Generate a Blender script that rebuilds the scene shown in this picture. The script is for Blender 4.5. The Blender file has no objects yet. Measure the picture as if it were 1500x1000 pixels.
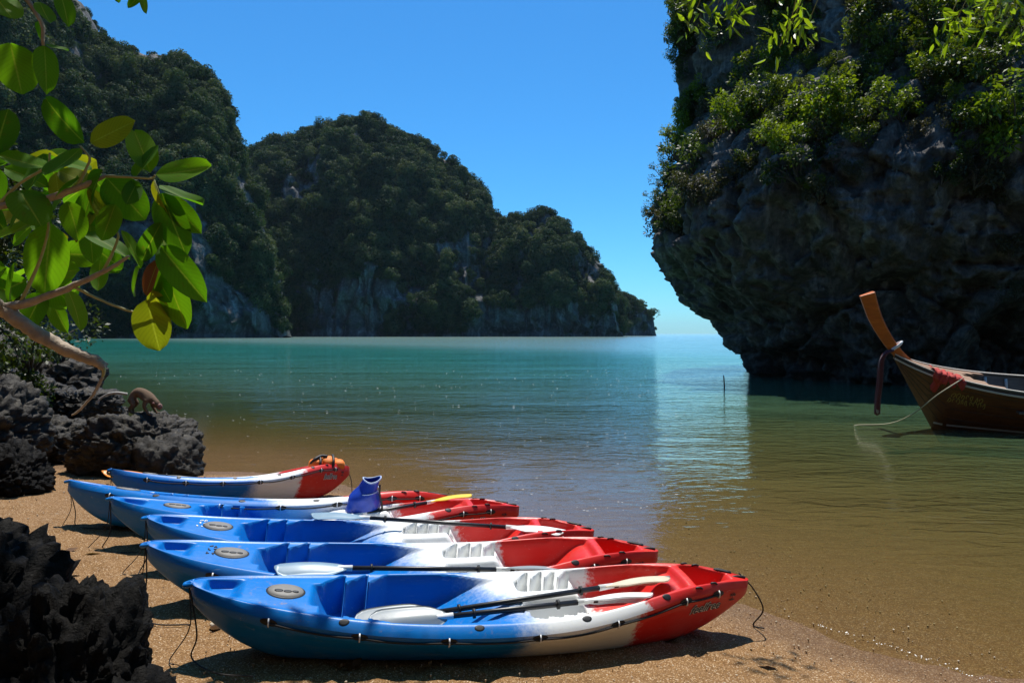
import bpy, math, random
import numpy as np
from mathutils import Vector, Matrix, Euler

SC = bpy.context.scene
COL = SC.collection
R = math.radians
rnd = random.Random(7)

# ------------------------------------------------------------ camera, sky, sun, exposure
CAM_H = 1.95
cam_data = bpy.data.cameras.new('camera')
cam = bpy.data.objects.new('camera', cam_data); COL.objects.link(cam)
cam.location = (0, 0, CAM_H)
cam.rotation_euler = (R(90 - 0.63), 0, 0)
cam_data.sensor_width = 36; cam_data.lens = 24
cam_data.clip_start = 0.05; cam_data.clip_end = 30000
SC.camera = cam

SUN_EL, SUN_AZ = 70.0, 4.0            # azimuth measured from +Y (ahead) towards +X
world = bpy.data.worlds.new('World'); SC.world = world; world.use_nodes = True
wn = world.node_tree
for n in list(wn.nodes): wn.nodes.remove(n)
sky = wn.nodes.new('ShaderNodeTexSky'); sky.sky_type = 'NISHITA'; sky.sun_disc = False
sky.sun_elevation = R(SUN_EL); sky.sun_rotation = R(SUN_AZ)
sky.altitude = 0; sky.air_density = 1.0; sky.dust_density = 0.2; sky.ozone_density = 6.0
hsv = wn.nodes.new('ShaderNodeHueSaturation'); hsv.inputs['Saturation'].default_value = 1.04
bg = wn.nodes.new('ShaderNodeBackground'); bg.inputs["Strength"].default_value = 0.076
wo = wn.nodes.new('ShaderNodeOutputWorld')
tint = wn.nodes.new('ShaderNodeMix'); tint.data_type = 'RGBA'; tint.blend_type = 'MULTIPLY'; tint.inputs[0].default_value = 1.0
tint.inputs[7].default_value = (0.63, 1.28, 1.62, 1.0)          # the deep tropical blue of the photograph's sky
wn.links.new(sky.outputs[0], tint.inputs[6]); wn.links.new(tint.outputs[2], hsv.inputs['Color']); wn.links.new(hsv.outputs[0], bg.inputs['Color'])
wn.links.new(bg.outputs[0], wo.inputs['Surface'])

sun_data = bpy.data.lights.new('sun', 'SUN'); sun_data.energy = 4.6; sun_data.angle = R(0.53)
sun_data.color = (1.0, 0.955, 0.88)
sun = bpy.data.objects.new('sun', sun_data); COL.objects.link(sun)
sdir = Vector((math.cos(R(SUN_EL)) * math.sin(R(SUN_AZ)), math.cos(R(SUN_EL)) * math.cos(R(SUN_AZ)), math.sin(R(SUN_EL))))
sun.rotation_euler = sdir.to_track_quat('Z', 'Y').to_euler()
sun.location = (0, 0, 40)

SC.view_settings.view_transform = 'Standard'; SC.view_settings.look = 'None'
SC.view_settings.exposure = 0.38; SC.view_settings.gamma = 1.0
try: SC.view_settings.use_curve_mapping = False
except Exception: pass
SC.render.engine = 'CYCLES'
SC.cycles.use_denoising = True
SC.cycles.max_bounces = 7; SC.cycles.diffuse_bounces = 3; SC.cycles.glossy_bounces = 3
SC.cycles.transmission_bounces = 4; SC.cycles.transparent_max_bounces = 8
SC.cycles.caustics_reflective = False; SC.cycles.caustics_refractive = False

# ------------------------------------------------------------ helpers
def S(a, b, x):
    t = np.clip((np.asarray(x, float) - a) / (b - a), 0, 1); return t * t * (3 - 2 * t)

def _hash(ix, iy, iz):
    n = (ix.astype(np.int64) * 374761393 + iy.astype(np.int64) * 668265263 + iz.astype(np.int64) * 1274126177) & 0xffffffff
    n = ((n ^ (n >> 13)) * 1274126177) & 0xffffffff
    n = ((n ^ (n >> 16)) * 668265263) & 0xffffffff
    return ((n ^ (n >> 15)) & 0xffff) / 65535.0

def noise(p):
    p = np.asarray(p, float); i = np.floor(p); f = p - i; f = f * f * f * (f * (f * 6 - 15) + 10)
    x, y, z = i[:, 0], i[:, 1], i[:, 2]; out = 0
    for dx in (0, 1):
        wx = f[:, 0] if dx else 1 - f[:, 0]
        for dy in (0, 1):
            wy = f[:, 1] if dy else 1 - f[:, 1]
            for dz in (0, 1):
                wz = f[:, 2] if dz else 1 - f[:, 2]
                out = out + wx * wy * wz * _hash(x + dx, y + dy, z + dz)
    return out * 2 - 1

def fbm(p, octv=4, gain=0.5, lac=2.03, ridged=False):
    p = np.asarray(p, float); a = 1.0; tot = 0; s = 0
    for k in range(octv):
        v = noise(p + 17.3 * k)
        if ridged: v = 1 - 2 * np.abs(v)
        tot = tot + a * v; s += a; a *= gain; p = p * lac
    return tot / s

def worley(p, seed=0.0):
    """distance to the nearest cell point, gap to the second nearest, a random value per cell"""
    p = np.asarray(p, float) + seed; i = np.floor(p); n = len(p)
    f1 = np.full(n, 9.0); f2 = np.full(n, 9.0); cid = np.zeros(n)
    for dx in (-1, 0, 1):
        for dy in (-1, 0, 1):
            for dz in (-1, 0, 1):
                c = i + np.array([dx, dy, dz]); x, y, z = c[:, 0], c[:, 1], c[:, 2]
                q = c + np.stack([_hash(x, y, z), _hash(x + 91, y, z), _hash(x, y + 57, z)], -1)
                d = np.linalg.norm(q - p, axis=1); r = _hash(x, y, z + 33)
                near = d < f1; f2 = np.where(near, f1, np.minimum(f2, d)); cid = np.where(near, r, cid); f1 = np.where(near, d, f1)
    return f1, f2 - f1, cid

def mesh(name, verts, faces, mat=None, smooth=True):
    me = bpy.data.meshes.new(name)
    verts = np.asarray(verts, dtype=np.float64).reshape(-1, 3)
    if isinstance(faces, np.ndarray) and faces.ndim == 2:
        nf, k = faces.shape
        me.vertices.add(len(verts)); me.vertices.foreach_set('co', verts.ravel())
        me.loops.add(nf * k); me.loops.foreach_set('vertex_index', faces.ravel().astype(np.int32))
        me.polygons.add(nf); me.polygons.foreach_set('loop_start', np.arange(0, nf * k, k, dtype=np.int32))
        me.update(calc_edges=True); me.validate()
    else:
        me.from_pydata(verts.tolist(), [], [tuple(f) for f in faces]); me.update()
    if mat: me.materials.append(mat)
    if smooth: me.polygons.foreach_set('use_smooth', [True] * len(me.polygons))
    return me

def link(name, me, parent=None):
    o = bpy.data.objects.new(name, me); COL.objects.link(o)
    if parent is not None: o.parent = parent
    return o

def obj(name, verts, faces, mat=None, parent=None, smooth=True):
    return link(name, mesh(name, verts, faces, mat, smooth), parent)

def empty(name, loc=(0, 0, 0)):
    o = bpy.data.objects.new(name, None); COL.objects.link(o); o.location = loc
    o.empty_display_size = 0.1
    return o

def tag(o, label=None, cat=None, group=None, kind=None):
    if label: o['label'] = label
    if cat: o['category'] = cat
    if group: o['group'] = group
    if kind: o['kind'] = kind
    return o

def copy_tree(o, parent=None):
    c = o.copy(); COL.objects.link(c); c.parent = parent
    for ch in list(o.children): copy_tree(ch, c)
    return c

def grid_faces(nu, nv, wrap_u=False):
    iu = np.arange(nu if wrap_u else nu - 1); iv = np.arange(nv - 1)
    a, b = np.meshgrid(iu, iv, indexing='ij'); a2 = (a + 1) % nu
    return np.stack([a * nv + b, a2 * nv + b, a2 * nv + b + 1, a * nv + b + 1], -1).reshape(-1, 4)

class MB:
    """collects shapes for ONE mesh"""
    def __init__(s): s.v = []; s.f = []
    def add(s, v, f):
        o = len(s.v); s.v += [tuple(map(float, p)) for p in v]; s.f += [tuple(int(i) + o for i in q) for q in f]; return s
    def tube(s, pts, rad, sides=8, caps=True):
        pts = [Vector(p) for p in pts]; n = len(pts)
        if not hasattr(rad, '__len__'): rad = [rad] * n
        v = []; f = []; up = Vector((0.13, 0.21, 0.97)); prev = None
        for i, p in enumerate(pts):
            t = (pts[min(i + 1, n - 1)] - pts[max(i - 1, 0)])
            t = t.normalized() if t.length > 1e-9 else Vector((0, 0, 1))
            if prev is None:
                a = t.cross(up); a = a if a.length > 1e-4 else t.cross(Vector((1, 0, 0)))
            else:
                a = prev - t * prev.dot(t)
            a.normalize(); prev = a; b = t.cross(a)
            for k in range(sides):
                an = 2 * math.pi * k / sides
                v.append(p + (a * math.cos(an) + b * math.sin(an)) * rad[i])
        for i in range(n - 1):
            for k in range(sides):
                k2 = (k + 1) % sides
                f.append((i * sides + k, i * sides + k2, (i + 1) * sides + k2, (i + 1) * sides + k))
        if caps:
            f.append(tuple(range(sides))[::-1]); f.append(tuple((n - 1) * sides + k for k in range(sides)))
        return s.add(v, f)
    def box(s, c, size, rot=None):
        hx, hy, hz = [q / 2 for q in size]; v = []
        for x in (-hx, hx):
            for y in (-hy, hy):
                for z in (-hz, hz):
                    p = Vector((x, y, z))
                    if rot: p = rot @ p
                    v.append(p + Vector(c))
        return s.add(v, [(0, 1, 3, 2), (4, 6, 7, 5), (0, 4, 5, 1), (2, 3, 7, 6), (0, 2, 6, 4), (1, 5, 7, 3)])
    def build(s, name, mat, parent=None, smooth=True):
        return obj(name, s.v, s.f, mat, parent, smooth)

def smooth_path(pts, n=8):
    """Catmull-Rom through the points"""
    P = [Vector(p) for p in pts]; P = [P[0] * 2 - P[1]] + P + [P[-1] * 2 - P[-2]]; out = []
    for i in range(1, len(P) - 2):
        for k in range(n):
            t = k / n
            out.append(0.5 * ((2 * P[i]) + (P[i + 1] - P[i - 1]) * t + (2 * P[i - 1] - 5 * P[i] + 4 * P[i + 1] - P[i + 2]) * t * t
                              + (3 * P[i] - P[i - 1] - 3 * P[i + 1] + P[i + 2]) * t ** 3))
    out.append(P[-2]); return out

def at(u, v, D):
    """survey point: a bearing (u, v) of the 1500-wide picture and a distance D along +Y in metres"""
    return Vector(((u - 750) / 1000 * D, D, CAM_H - (v - 489) / 1000 * D))

# ------------------------------------------------------------ materials
def new_mat(name):
    m = bpy.data.materials.new(name); m.use_nodes = True
    nt = m.node_tree
    for n in list(nt.nodes): nt.nodes.remove(n)
    return m, nt

def nd(nt, typ, props=None, **ins):
    n = nt.nodes.new(typ)
    for k, v in (props or {}).items(): setattr(n, k, v)
    for k, v in ins.items():
        key = int(k[1:]) if k[0] == '_' and k[1:].isdigit() else k.replace('__', ' ')
        s = n.inputs[key]
        if isinstance(v, bpy.types.NodeSocket): nt.links.new(v, s)
        else: s.default_value = v
    return n

def M_(nt, op, a, b=0.0, c=0.0, clamp=False):
    return nd(nt, 'ShaderNodeMath', {'operation': op, 'use_clamp': clamp}, _0=a, _1=b, _2=c).outputs[0]

def rgb(c): return (c[0], c[1], c[2], 1.0)

def mixc(nt, f, a, b, mode='MIX'):
    n = nt.nodes.new('ShaderNodeMix'); n.data_type = 'RGBA'; n.blend_type = mode
    for k, v in ((0, f), (6, a), (7, b)):
        if isinstance(v, bpy.types.NodeSocket): nt.links.new(v, n.inputs[k])
        elif k == 0: n.inputs[0].default_value = v
        else: n.inputs[k].default_value = rgb(v)
    return n.outputs[2]

def ramp(nt, fac, stops, interp='LINEAR'):
    n = nt.nodes.new('ShaderNodeValToRGB'); cr = n.color_ramp; cr.interpolation = interp
    while len(cr.elements) < len(stops): cr.elements.new(0.5)
    for e, (p, c) in zip(cr.elements, stops):
        e.position = p; e.color = rgb(c) if hasattr(c, '__len__') else (c, c, c, 1)
    nt.links.new(fac, n.inputs[0]); return n.outputs[0]

def noise_n(nt, vec, scale, detail=4, rough=0.55, dist=0.0):
    return nd(nt, 'ShaderNodeTexNoise', None, Vector=vec, Scale=scale, Detail=detail, Roughness=rough, Distortion=dist).outputs[0]

def mapping(nt, vec, scale=(1, 1, 1), rot=(0, 0, 0), loc=(0, 0, 0)):
    return nd(nt, 'ShaderNodeMapping', None, Vector=vec, Scale=scale, Rotation=rot, Location=loc).outputs[0]

def simple(name, col, rough=0.5, var=0.15, scale=20.0, metallic=0.0, bump=0.0, spec=0.5):
    m, nt = new_mat(name)
    tc = nd(nt, 'ShaderNodeTexCoord').outputs['Object']
    n = noise_n(nt, tc, scale, 5)
    c = mixc(nt, n, [q * (1 - var) for q in col], [min(1, q * (1 + var)) for q in col])
    rr = M_(nt, 'MULTIPLY_ADD', n, 0.25, rough - 0.12)
    p = nd(nt, 'ShaderNodeBsdfPrincipled', None, Base__Color=c, Roughness=rr, Metallic=metallic)
    p.inputs['Specular IOR Level'].default_value = spec
    if bump:
        b = nd(nt, 'ShaderNodeBump', None, Strength=bump, Distance=0.01, Height=n)
        nt.links.new(b.outputs[0], p.inputs['Normal'])
    o = nd(nt, 'ShaderNodeOutputMaterial', None, Surface=p.outputs[0])
    return m

# shoreline: water meets the sand along this line (inland is to the left of and nearer than it)
SP = np.array([1.70, 4.78]); SN = np.array([-0.75, -0.66]); SN = SN / np.linalg.norm(SN)
def shore_dist(x, y):
    x = np.asarray(x, float); y = np.asarray(y, float)
    d = (x - SP[0]) * SN[0] + (y - SP[1]) * SN[1]
    t = (x - SP[0]) * -SN[1] + (y - SP[1]) * SN[0]      # along the shore
    d = d - 0.22 * np.maximum(-t - 4.5, 0) ** 1.5
    d = d + 0.10 * np.sin(t * 0.8 + 0.6) + 0.05 * np.sin(t * 2.3)
    return d
def ground_base(x, y):
    d = shore_dist(x, y); y = np.asarray(y, float)
    land = 0.068 * d + 0.012 * np.maximum(d - 4, 0) ** 1.5
    sea = 0.032 * d - 0.028 * np.maximum(y - 11 - 0.9 * np.maximum(np.asarray(x, float) - 1, 0), 0)
    z = np.where(d > 0, np.minimum(land, 3.0), np.maximum(sea, -9.0))
    return z
def gz(x, y):
    return float(ground_base(x, y))

def mat_sand():
    m, nt = new_mat('coarse_sand')
    pos = nd(nt, 'ShaderNodeNewGeometry').outputs['Position']
    sep = nd(nt, 'ShaderNodeSeparateXYZ', None, Vector=pos)
    big = noise_n(nt, pos, 1.3, 5, 0.6)
    med = noise_n(nt, pos, 9, 5, 0.65)
    fine = noise_n(nt, pos, 85, 3, 0.7)
    vor = nd(nt, 'ShaderNodeTexVoronoi', None, Vector=pos, Scale=175.0)
    cellc = nd(nt, 'ShaderNodeSeparateColor', None, Color=vor.outputs['Color'])
    c = mixc(nt, big, (0.22, 0.112, 0.036), (0.31, 0.172, 0.068))
    c = mixc(nt, ramp(nt, med, [(0.35, 0.0), (0.7, 1.0)]), mixc(nt, 0.45, c, (0.14, 0.066, 0.022)), c)
    grain = ramp(nt, cellc.outputs[0], [(0.0, (0.05, 0.022, 0.008)), (0.3, (0.13, 0.062, 0.020)), (0.75, (0.31, 0.172, 0.066)), (0.93, (0.66, 0.46, 0.26)), (1.0, (0.90, 0.78, 0.60))])
    c = mixc(nt, 0.46, c, grain)
    # wet sand close to the water
    wet = M_(nt, 'ADD', sep.outputs[2], M_(nt, 'MULTIPLY', M_(nt, 'SUBTRACT', big, 0.5), 0.045))
    wetf = nd(nt, 'ShaderNodeMapRange', {'interpolation_type': 'SMOOTHSTEP'}, _0=wet, _1=0.015, _2=0.06, _3=1.0, _4=0.0).outputs[0]
    c = mixc(nt, wetf, c, mixc(nt, 1.0, c, (0.62, 0.58, 0.52), 'MULTIPLY'))
    rough = M_(nt, 'MULTIPLY_ADD', wetf, -0.35, 0.9)
    h = M_(nt, 'ADD', M_(nt, 'MULTIPLY', fine, 0.5), M_(nt, 'MULTIPLY', cellc.outputs[1], 0.6))
    h = M_(nt, 'ADD', h, M_(nt, 'MULTIPLY', med, 2.0))
    b = nd(nt, 'ShaderNodeBump', None, Strength=0.75, Distance=0.012, Height=h)
    p = nd(nt, 'ShaderNodeBsdfPrincipled', None, Base__Color=c, Roughness=rough, Normal=b.outputs[0])
    p.inputs['Specular IOR Level'].default_value = 0.3
    nd(nt, 'ShaderNodeOutputMaterial', None, Surface=p.outputs[0]); return m

def mat_water():
    m, nt = new_mat('sea_water')
    pos = nd(nt, 'ShaderNodeNewGeometry').outputs['Position']
    sep = nd(nt, 'ShaderNodeSeparateXYZ', None, Vector=pos)
    X, Y = sep.outputs[0], sep.outputs[1]
    # depth of the water here: the same slope that the seabed is built with
    d = M_(nt, 'ADD', M_(nt, 'MULTIPLY', M_(nt, 'SUBTRACT', X, float(SP[0])), float(-SN[0])),
           M_(nt, 'MULTIPLY', M_(nt, 'SUBTRACT', Y, float(SP[1])), float(-SN[1])))
    depth = M_(nt, 'ADD', M_(nt, 'MULTIPLY', M_(nt, 'MAXIMUM', d, 0.0), 0.032), M_(nt, 'MULTIPLY', M_(nt, 'MAXIMUM', M_(nt, 'SUBTRACT', M_(nt, 'SUBTRACT', Y, 11.0), M_(nt, 'MULTIPLY', M_(nt, 'MAXIMUM', M_(nt, 'SUBTRACT', X, 1.0), 0.0), 0.9)), 0.0), 0.028))
    # light lost in turbid water: share of the seabed that still shows
    turb = M_(nt, 'SUBTRACT', 1.0, M_(nt, 'POWER', 2.718, M_(nt, 'MULTIPLY', depth, -2.2)), clamp=True)
    patch = noise_n(nt, mapping(nt, pos, (0.02, 0.05, 1)), 1.0, 3)
    deep = M_(nt, 'SUBTRACT', 1.0, M_(nt, 'POWER', 2.718, M_(nt, 'MULTIPLY', depth, -1.1)), clamp=True)
    body = mixc(nt, deep, (0.105, 0.112, 0.024), mixc(nt, patch, (0.012, 0.13, 0.105), (0.022, 0.21, 0.17)))
    tint = mixc(nt, turb, (0.97, 0.97, 0.86), (0.56, 0.68, 0.26))
    # wind ripples: longer across the view than along it
    calm = nd(nt, 'ShaderNodeMapRange', {'interpolation_type': 'SMOOTHSTEP'}, _0=d, _1=0.1, _2=5.0, _3=0.10, _4=1.0).outputs[0]
    gust = ramp(nt, noise_n(nt, mapping(nt, pos, (0.10, 0.25, 1), (0, 0, 0.2)), 1.0, 3), [(0.3, 0.45), (0.7, 1.0)])
    w1 = noise_n(nt, mapping(nt, pos, (2.1, 4.4, 1), (0, 0, 0.22)), 1.0, 3, 0.55, 0.5)
    w2 = noise_n(nt, mapping(nt, pos, (5.0, 9.0, 1), (0, 0, -0.2)), 1.0, 3, 0.6)
    w3 = noise_n(nt, mapping(nt, pos, (0.28, 0.75, 1), (0, 0, 0.1)), 1.0, 2)
    h = M_(nt, 'ADD', M_(nt, 'MULTIPLY', w1, 0.070), M_(nt, 'ADD', M_(nt, 'MULTIPLY', w2, 0.018), M_(nt, 'ADD', M_(nt, 'MULTIPLY', w3, 0.055), M_(nt, 'MULTIPLY', noise_n(nt, mapping(nt, pos, (0.05, 0.16, 1)), 1.0, 4, 0.6), 0.18))))
    h = M_(nt, 'MULTIPLY', h, M_(nt, 'MULTIPLY', calm, gust))
    b = nd(nt, 'ShaderNodeBump', None, Strength=1.0, Distance=1.0, Height=h)
    fr = nd(nt, 'ShaderNodeFresnel', None, IOR=1.40, Normal=b.outputs[0]).outputs[0]
    gr = nd(nt, 'ShaderNodeMapRange', {'interpolation_type': 'SMOOTHSTEP'}, _0=d, _1=8.0, _2=70.0, _3=0.03, _4=0.17).outputs[0]   # unresolved chop offshore
    gl = nd(nt, 'ShaderNodeBsdfGlossy', None, Color=(1, 1, 1, 1), Roughness=gr, Normal=b.outputs[0])
    tr = nd(nt, 'ShaderNodeBsdfTransparent', None, Color=tint)
    di = nd(nt, 'ShaderNodeBsdfDiffuse', None, Color=body)
    inner = nd(nt, 'ShaderNodeMixShader', None, _0=turb, _1=tr.outputs[0], _2=di.outputs[0])
    out = nd(nt, 'ShaderNodeMixShader', None, _0=fr, _1=inner.outputs[0], _2=gl.outputs[0])
    nd(nt, 'ShaderNodeOutputMaterial', None, Surface=out.outputs[0]); return m

def mat_rock(name, dark, light, streak=True, scale=1.0, bump=0.6, moss=None, rough=0.8, spec=0.35):
    m, nt = new_mat(name)
    pos = nd(nt, 'ShaderNodeNewGeometry').outputs['Position']
    a = noise_n(nt, pos, 0.8 * scale, 7, 0.62)
    b_ = noise_n(nt, pos, 5.0 * scale, 6, 0.65)
    st = noise_n(nt, mapping(nt, pos, (2.2 * scale, 2.2 * scale, 0.16 * scale)), 1.0, 5, 0.6, 0.6)
    f = ramp(nt, a, [(0.35, 0.0), (0.68, 1.0)])
    c = mixc(nt, f, dark, [(p + q) / 2 for p, q in zip(dark, light)])
    if streak: c = mixc(nt, ramp(nt, st, [(0.5, 0.0), (0.72, 1.0)]), c, light)
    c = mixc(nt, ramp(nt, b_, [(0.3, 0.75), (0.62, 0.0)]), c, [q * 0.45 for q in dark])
    if moss: c = mixc(nt, ramp(nt, noise_n(nt, pos, 1.7 * scale, 5), [(0.55, 0.0), (0.7, 0.7)]), c, moss)
    h = M_(nt, 'ADD', b_, M_(nt, 'MULTIPLY', noise_n(nt, pos, 16 * scale, 5, 0.7), 0.5))
    bm = nd(nt, 'ShaderNodeBump', None, Strength=bump, Distance=0.12 / scale, Height=h)
    p = nd(nt, 'ShaderNodeBsdfPrincipled', None, Base__Color=c, Roughness=rough, Normal=bm.outputs[0])
    p.inputs['Specular IOR Level'].default_value = spec
    nd(nt, 'ShaderNodeOutputMaterial', None, Surface=p.outputs[0]); return m

def mat_leaf(name, cols, translucent=0.4, rough=0.4, per='object', spec=0.4, veins=False):
    m, nt = new_mat(name)
    pos = nd(nt, 'ShaderNodeNewGeometry')
    r1 = nd(nt, 'ShaderNodeObjectInfo').outputs['Random'] if per == 'object' else pos.outputs['Random Per Island']
    n = noise_n(nt, pos.outputs['Position'], 3.0 if per == 'object' else 0.6, 3)
    f = M_(nt, 'ADD', M_(nt, 'MULTIPLY', r1, 0.75), M_(nt, 'MULTIPLY', n, 0.25))
    k = len(cols) - 1
    c = ramp(nt, f, [(i / k, cc) for i, cc in enumerate(cols)])
    if veins:
        tc = nd(nt, 'ShaderNodeTexCoord').outputs['UV']
        s2 = nd(nt, 'ShaderNodeSeparateXYZ', None, Vector=tc)
        rib = M_(nt, 'ABSOLUTE', M_(nt, 'SUBTRACT', s2.outputs[1], 0.5))
        c = mixc(nt, ramp(nt, rib, [(0.0, 0.55), (0.035, 0.0)]), c, (0.38, 0.42, 0.10))
        wv = M_(nt, 'SINE', M_(nt, 'MULTIPLY', M_(nt, 'SUBTRACT', s2.outputs[0], M_(nt, 'MULTIPLY', rib, 0.6)), 75.0))
        c = mixc(nt, M_(nt, 'MULTIPLY', M_(nt, 'MAXIMUM', wv, 0.0), 0.14), c, (0.03, 0.06, 0.01))
        c = mixc(nt, ramp(nt, noise_n(nt, pos.outputs['Position'], 60, 4), [(0.62, 0.0), (0.75, 0.55)]), c, (0.12, 0.09, 0.02))
    p = nd(nt, 'ShaderNodeBsdfPrincipled', None, Base__Color=c, Roughness=rough)
    p.inputs['Specular IOR Level'].default_value = spec
    t = nd(nt, 'ShaderNodeBsdfTranslucent', None, Color=mixc(nt, 1.0, c, (1.8, 1.9, 0.45), 'MULTIPLY'))
    mx = nd(nt, 'ShaderNodeMixShader', None, _0=translucent, _1=p.outputs[0], _2=t.outputs[0])
    nd(nt, 'ShaderNodeOutputMaterial', None, Surface=mx.outputs[0]); return m

MT = {}
MT['sand'] = mat_sand(); MT['water'] = mat_water()
MT['lime_far'] = mat_rock('far_limestone', (0.020, 0.020, 0.020), (0.30, 0.29, 0.275), True, 0.12, 0.6, moss=(0.035, 0.05, 0.018))
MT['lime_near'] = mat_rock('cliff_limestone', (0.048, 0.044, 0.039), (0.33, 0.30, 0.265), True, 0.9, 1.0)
MT['karst'] = mat_rock('black_karst', (0.004, 0.0036, 0.0032), (0.022, 0.019, 0.016), False, 6.0, 1.0, rough=0.6, spec=0.10)
MT['karst_grey'] = mat_rock('weathered_karst', (0.015, 0.0125, 0.0095), (0.15, 0.128, 0.095), False, 8.0, 1.0, rough=0.5, spec=0.22)
MT['far_leaf'] = mat_leaf('far_foliage', [(0.007, 0.021, 0.008), (0.020, 0.042, 0.015), (0.050, 0.074, 0.028), (0.125, 0.13, 0.066)], 0.22, 0.8, spec=0.2)
MT['bush_leaf'] = mat_leaf('bush_foliage', [(0.016, 0.032, 0.006), (0.05, 0.075, 0.010), (0.13, 0.155, 0.016)], 0.3, 0.5)
MT['bush_bright'] = mat_leaf('bright_bush_foliage', [(0.085, 0.12, 0.009), (0.15, 0.20, 0.013), (0.26, 0.29, 0.022)], 0.35, 0.5)
MT['bush_dry'] = mat_leaf('dry_bush_foliage', [(0.03, 0.033, 0.016), (0.055, 0.055, 0.026), (0.08, 0.07, 0.04)], 0.2, 0.6)
MT['big_leaf'] = mat_leaf('broad_green_leaf', [(0.050, 0.135, 0.010), (0.085, 0.21, 0.012), (0.14, 0.28, 0.016)], 0.55, 0.6, veins=True, spec=0.15)
MT['young_leaf'] = mat_leaf('yellow_green_leaf', [(0.16, 0.20, 0.016), (0.24, 0.25, 0.02), (0.30, 0.27, 0.03)], 0.45, 0.6, veins=True, spec=0.15)
MT['dead_leaf'] = mat_leaf('withered_leaf', [(0.20, 0.05, 0.015), (0.26, 0.07, 0.02)], 0.4, 0.5, veins=True)
MT['lime_leaf'] = mat_leaf('lime_hanging_leaf', [(0.12, 0.19, 0.016), (0.19, 0.27, 0.02), (0.26, 0.33, 0.035)], 0.45, 0.4, per='island')
MT['bark'] = simple('grey_bark', (0.36, 0.29, 0.22), 0.85, 0.6, 45, bump=0.9)
MT['twig'] = simple('green_twig', (0.36, 0.34, 0.13), 0.6, 0.35, 60)
MT['dark_bark'] = simple('dark_bark', (0.07, 0.055, 0.04), 0.9, 0.5, 12, bump=0.8)
MT['foam'] = simple('foam_and_glint_white', (0.8, 0.78, 0.74), 0.6, 0.1, 50)  # serves the foam line and the painted glint flecks
MT['pebble'] = mat_leaf('pebble_shell', [(0.16, 0.10, 0.05), (0.42, 0.30, 0.18), (0.75, 0.66, 0.52)], 0.0, 0.7, per='island')
MT['litter'] = mat_leaf('dry_leaf_litter', [(0.05, 0.025, 0.012), (0.14, 0.07, 0.03), (0.26, 0.17, 0.07)], 0.1, 0.8, per='island')

# ------------------------------------------------------------ the setting
def nonuni(lo_far, lo, hi, hi_far, step, nfar):
    near = np.arange(lo, hi + step / 2, step)
    a = lo - np.geomspace(step, lo - lo_far, nfar)[::-1]; b = hi + np.geomspace(step, hi_far - hi, nfar)
    return np.concatenate([a, near, b])
gx = nonuni(-9000, -6.2, 4.2, 9000, 0.038, 46); gy = nonuni(-200, 2.6, 10, 9000, 0.038, 46)
GX, GY = np.meshgrid(gx, gy, indexing='ij'); P2 = np.stack([GX.ravel(), GY.ravel(), np.zeros(GX.size)], -1)
GZ = ground_base(P2[:, 0], P2[:, 1])
near_w = np.exp(-np.maximum(np.hypot(P2[:, 0], P2[:, 1] - 5) - 6, 0) / 4)
lump = 0.030 * fbm(P2 * 0.9, 3) + 0.016 * fbm(P2 * 3.1 + 5, 3) + 0.007 * fbm(P2 * 9.0 + 9, 2)
rs = np.random.RandomState(4); foot = np.zeros(len(P2)); near_i = np.where((np.abs(P2[:, 0] + 1) < 5.5) & (P2[:, 1] > 2.4) & (P2[:, 1] < 10))[0]; Q = P2[near_i]
for k in range(120):                       # trampled sand: footprints with a soft rim
    x, y = rs.uniform(-5.8, 2.2), 2.7 + 6.5 * rs.rand() ** 1.3
    if shore_dist(x, y) < 0.35: continue
    a = rs.uniform(0, 6.28); ca, sa = math.cos(a), math.sin(a); dx, dy = Q[:, 0] - x, Q[:, 1] - y; l, w = (dx * ca + dy * sa) / 0.13, (-dx * sa + dy * ca) / 0.055
    r = np.sqrt(l * l + w * w); foot[near_i] += -0.024 * np.exp(-r ** 4) + 0.011 * np.exp(-((r - 1.35) / 0.35) ** 2)
GZ = GZ + np.clip(foot, -0.03, 0.02) + 0.010 * fbm(P2 * 17 + 3, 2) * near_w * S(0.0, 0.08, GZ)
GZ = GZ + lump * near_w * (0.25 + 0.75 * S(-0.1, 0.15, GZ))
tag(obj('beach', np.stack([P2[:, 0], P2[:, 1], GZ], -1), grid_faces(len(gx), len(gy)), MT['sand']), kind='structure')

wx = nonuni(-9000, -12, 16, 9000, 1.0, 14); wy = nonuni(-3, 2, 40, 14000, 1.0, 14)
WX, WY = np.meshgrid(wx, wy, indexing='ij')
tag(obj('sea', np.stack([WX.ravel(), WY.ravel(), np.zeros(WX.size)], -1), grid_faces(len(wx), len(wy)), MT['water'], smooth=False), kind='structure')

# pebbles and shell bits on the sand
pb = MB(); rg = random.Random(3); cnt = 0
octf = [(0, 2, 4), (2, 1, 4), (1, 3, 4), (3, 0, 4), (2, 0, 5), (1, 2, 5), (3, 1, 5), (0, 3, 5)]
while cnt < 3400:
    x = rg.uniform(-6, 3.2); y = rg.uniform(2.6, 9.5)
    if rg.random() > (4.5 / max(y, 3)) ** 1.5: continue
    z = gz(x, y)
    if z < -0.06: continue
    s = 0.0035 + 0.006 * rg.random() ** 3; a = rg.uniform(0, 6.28); ca, sa = math.cos(a) * s, math.sin(a) * s
    e = rg.uniform(0.5, 0.9)
    zz = z + float(0.012)
    pb.add([(x + ca, y + sa, zz), (x - ca, y - sa, zz), (x - sa * e, y + ca * e, zz), (x + sa * e, y - ca * e, zz), (x, y, zz + s * 0.5), (x, y, zz - s * 3)], octf); cnt += 1
tag(pb.build('pebbles', MT['pebble'], smooth=False), 'scattered pale pebbles and shell bits on the brown sand', 'pebbles', kind='stuff')

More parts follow.
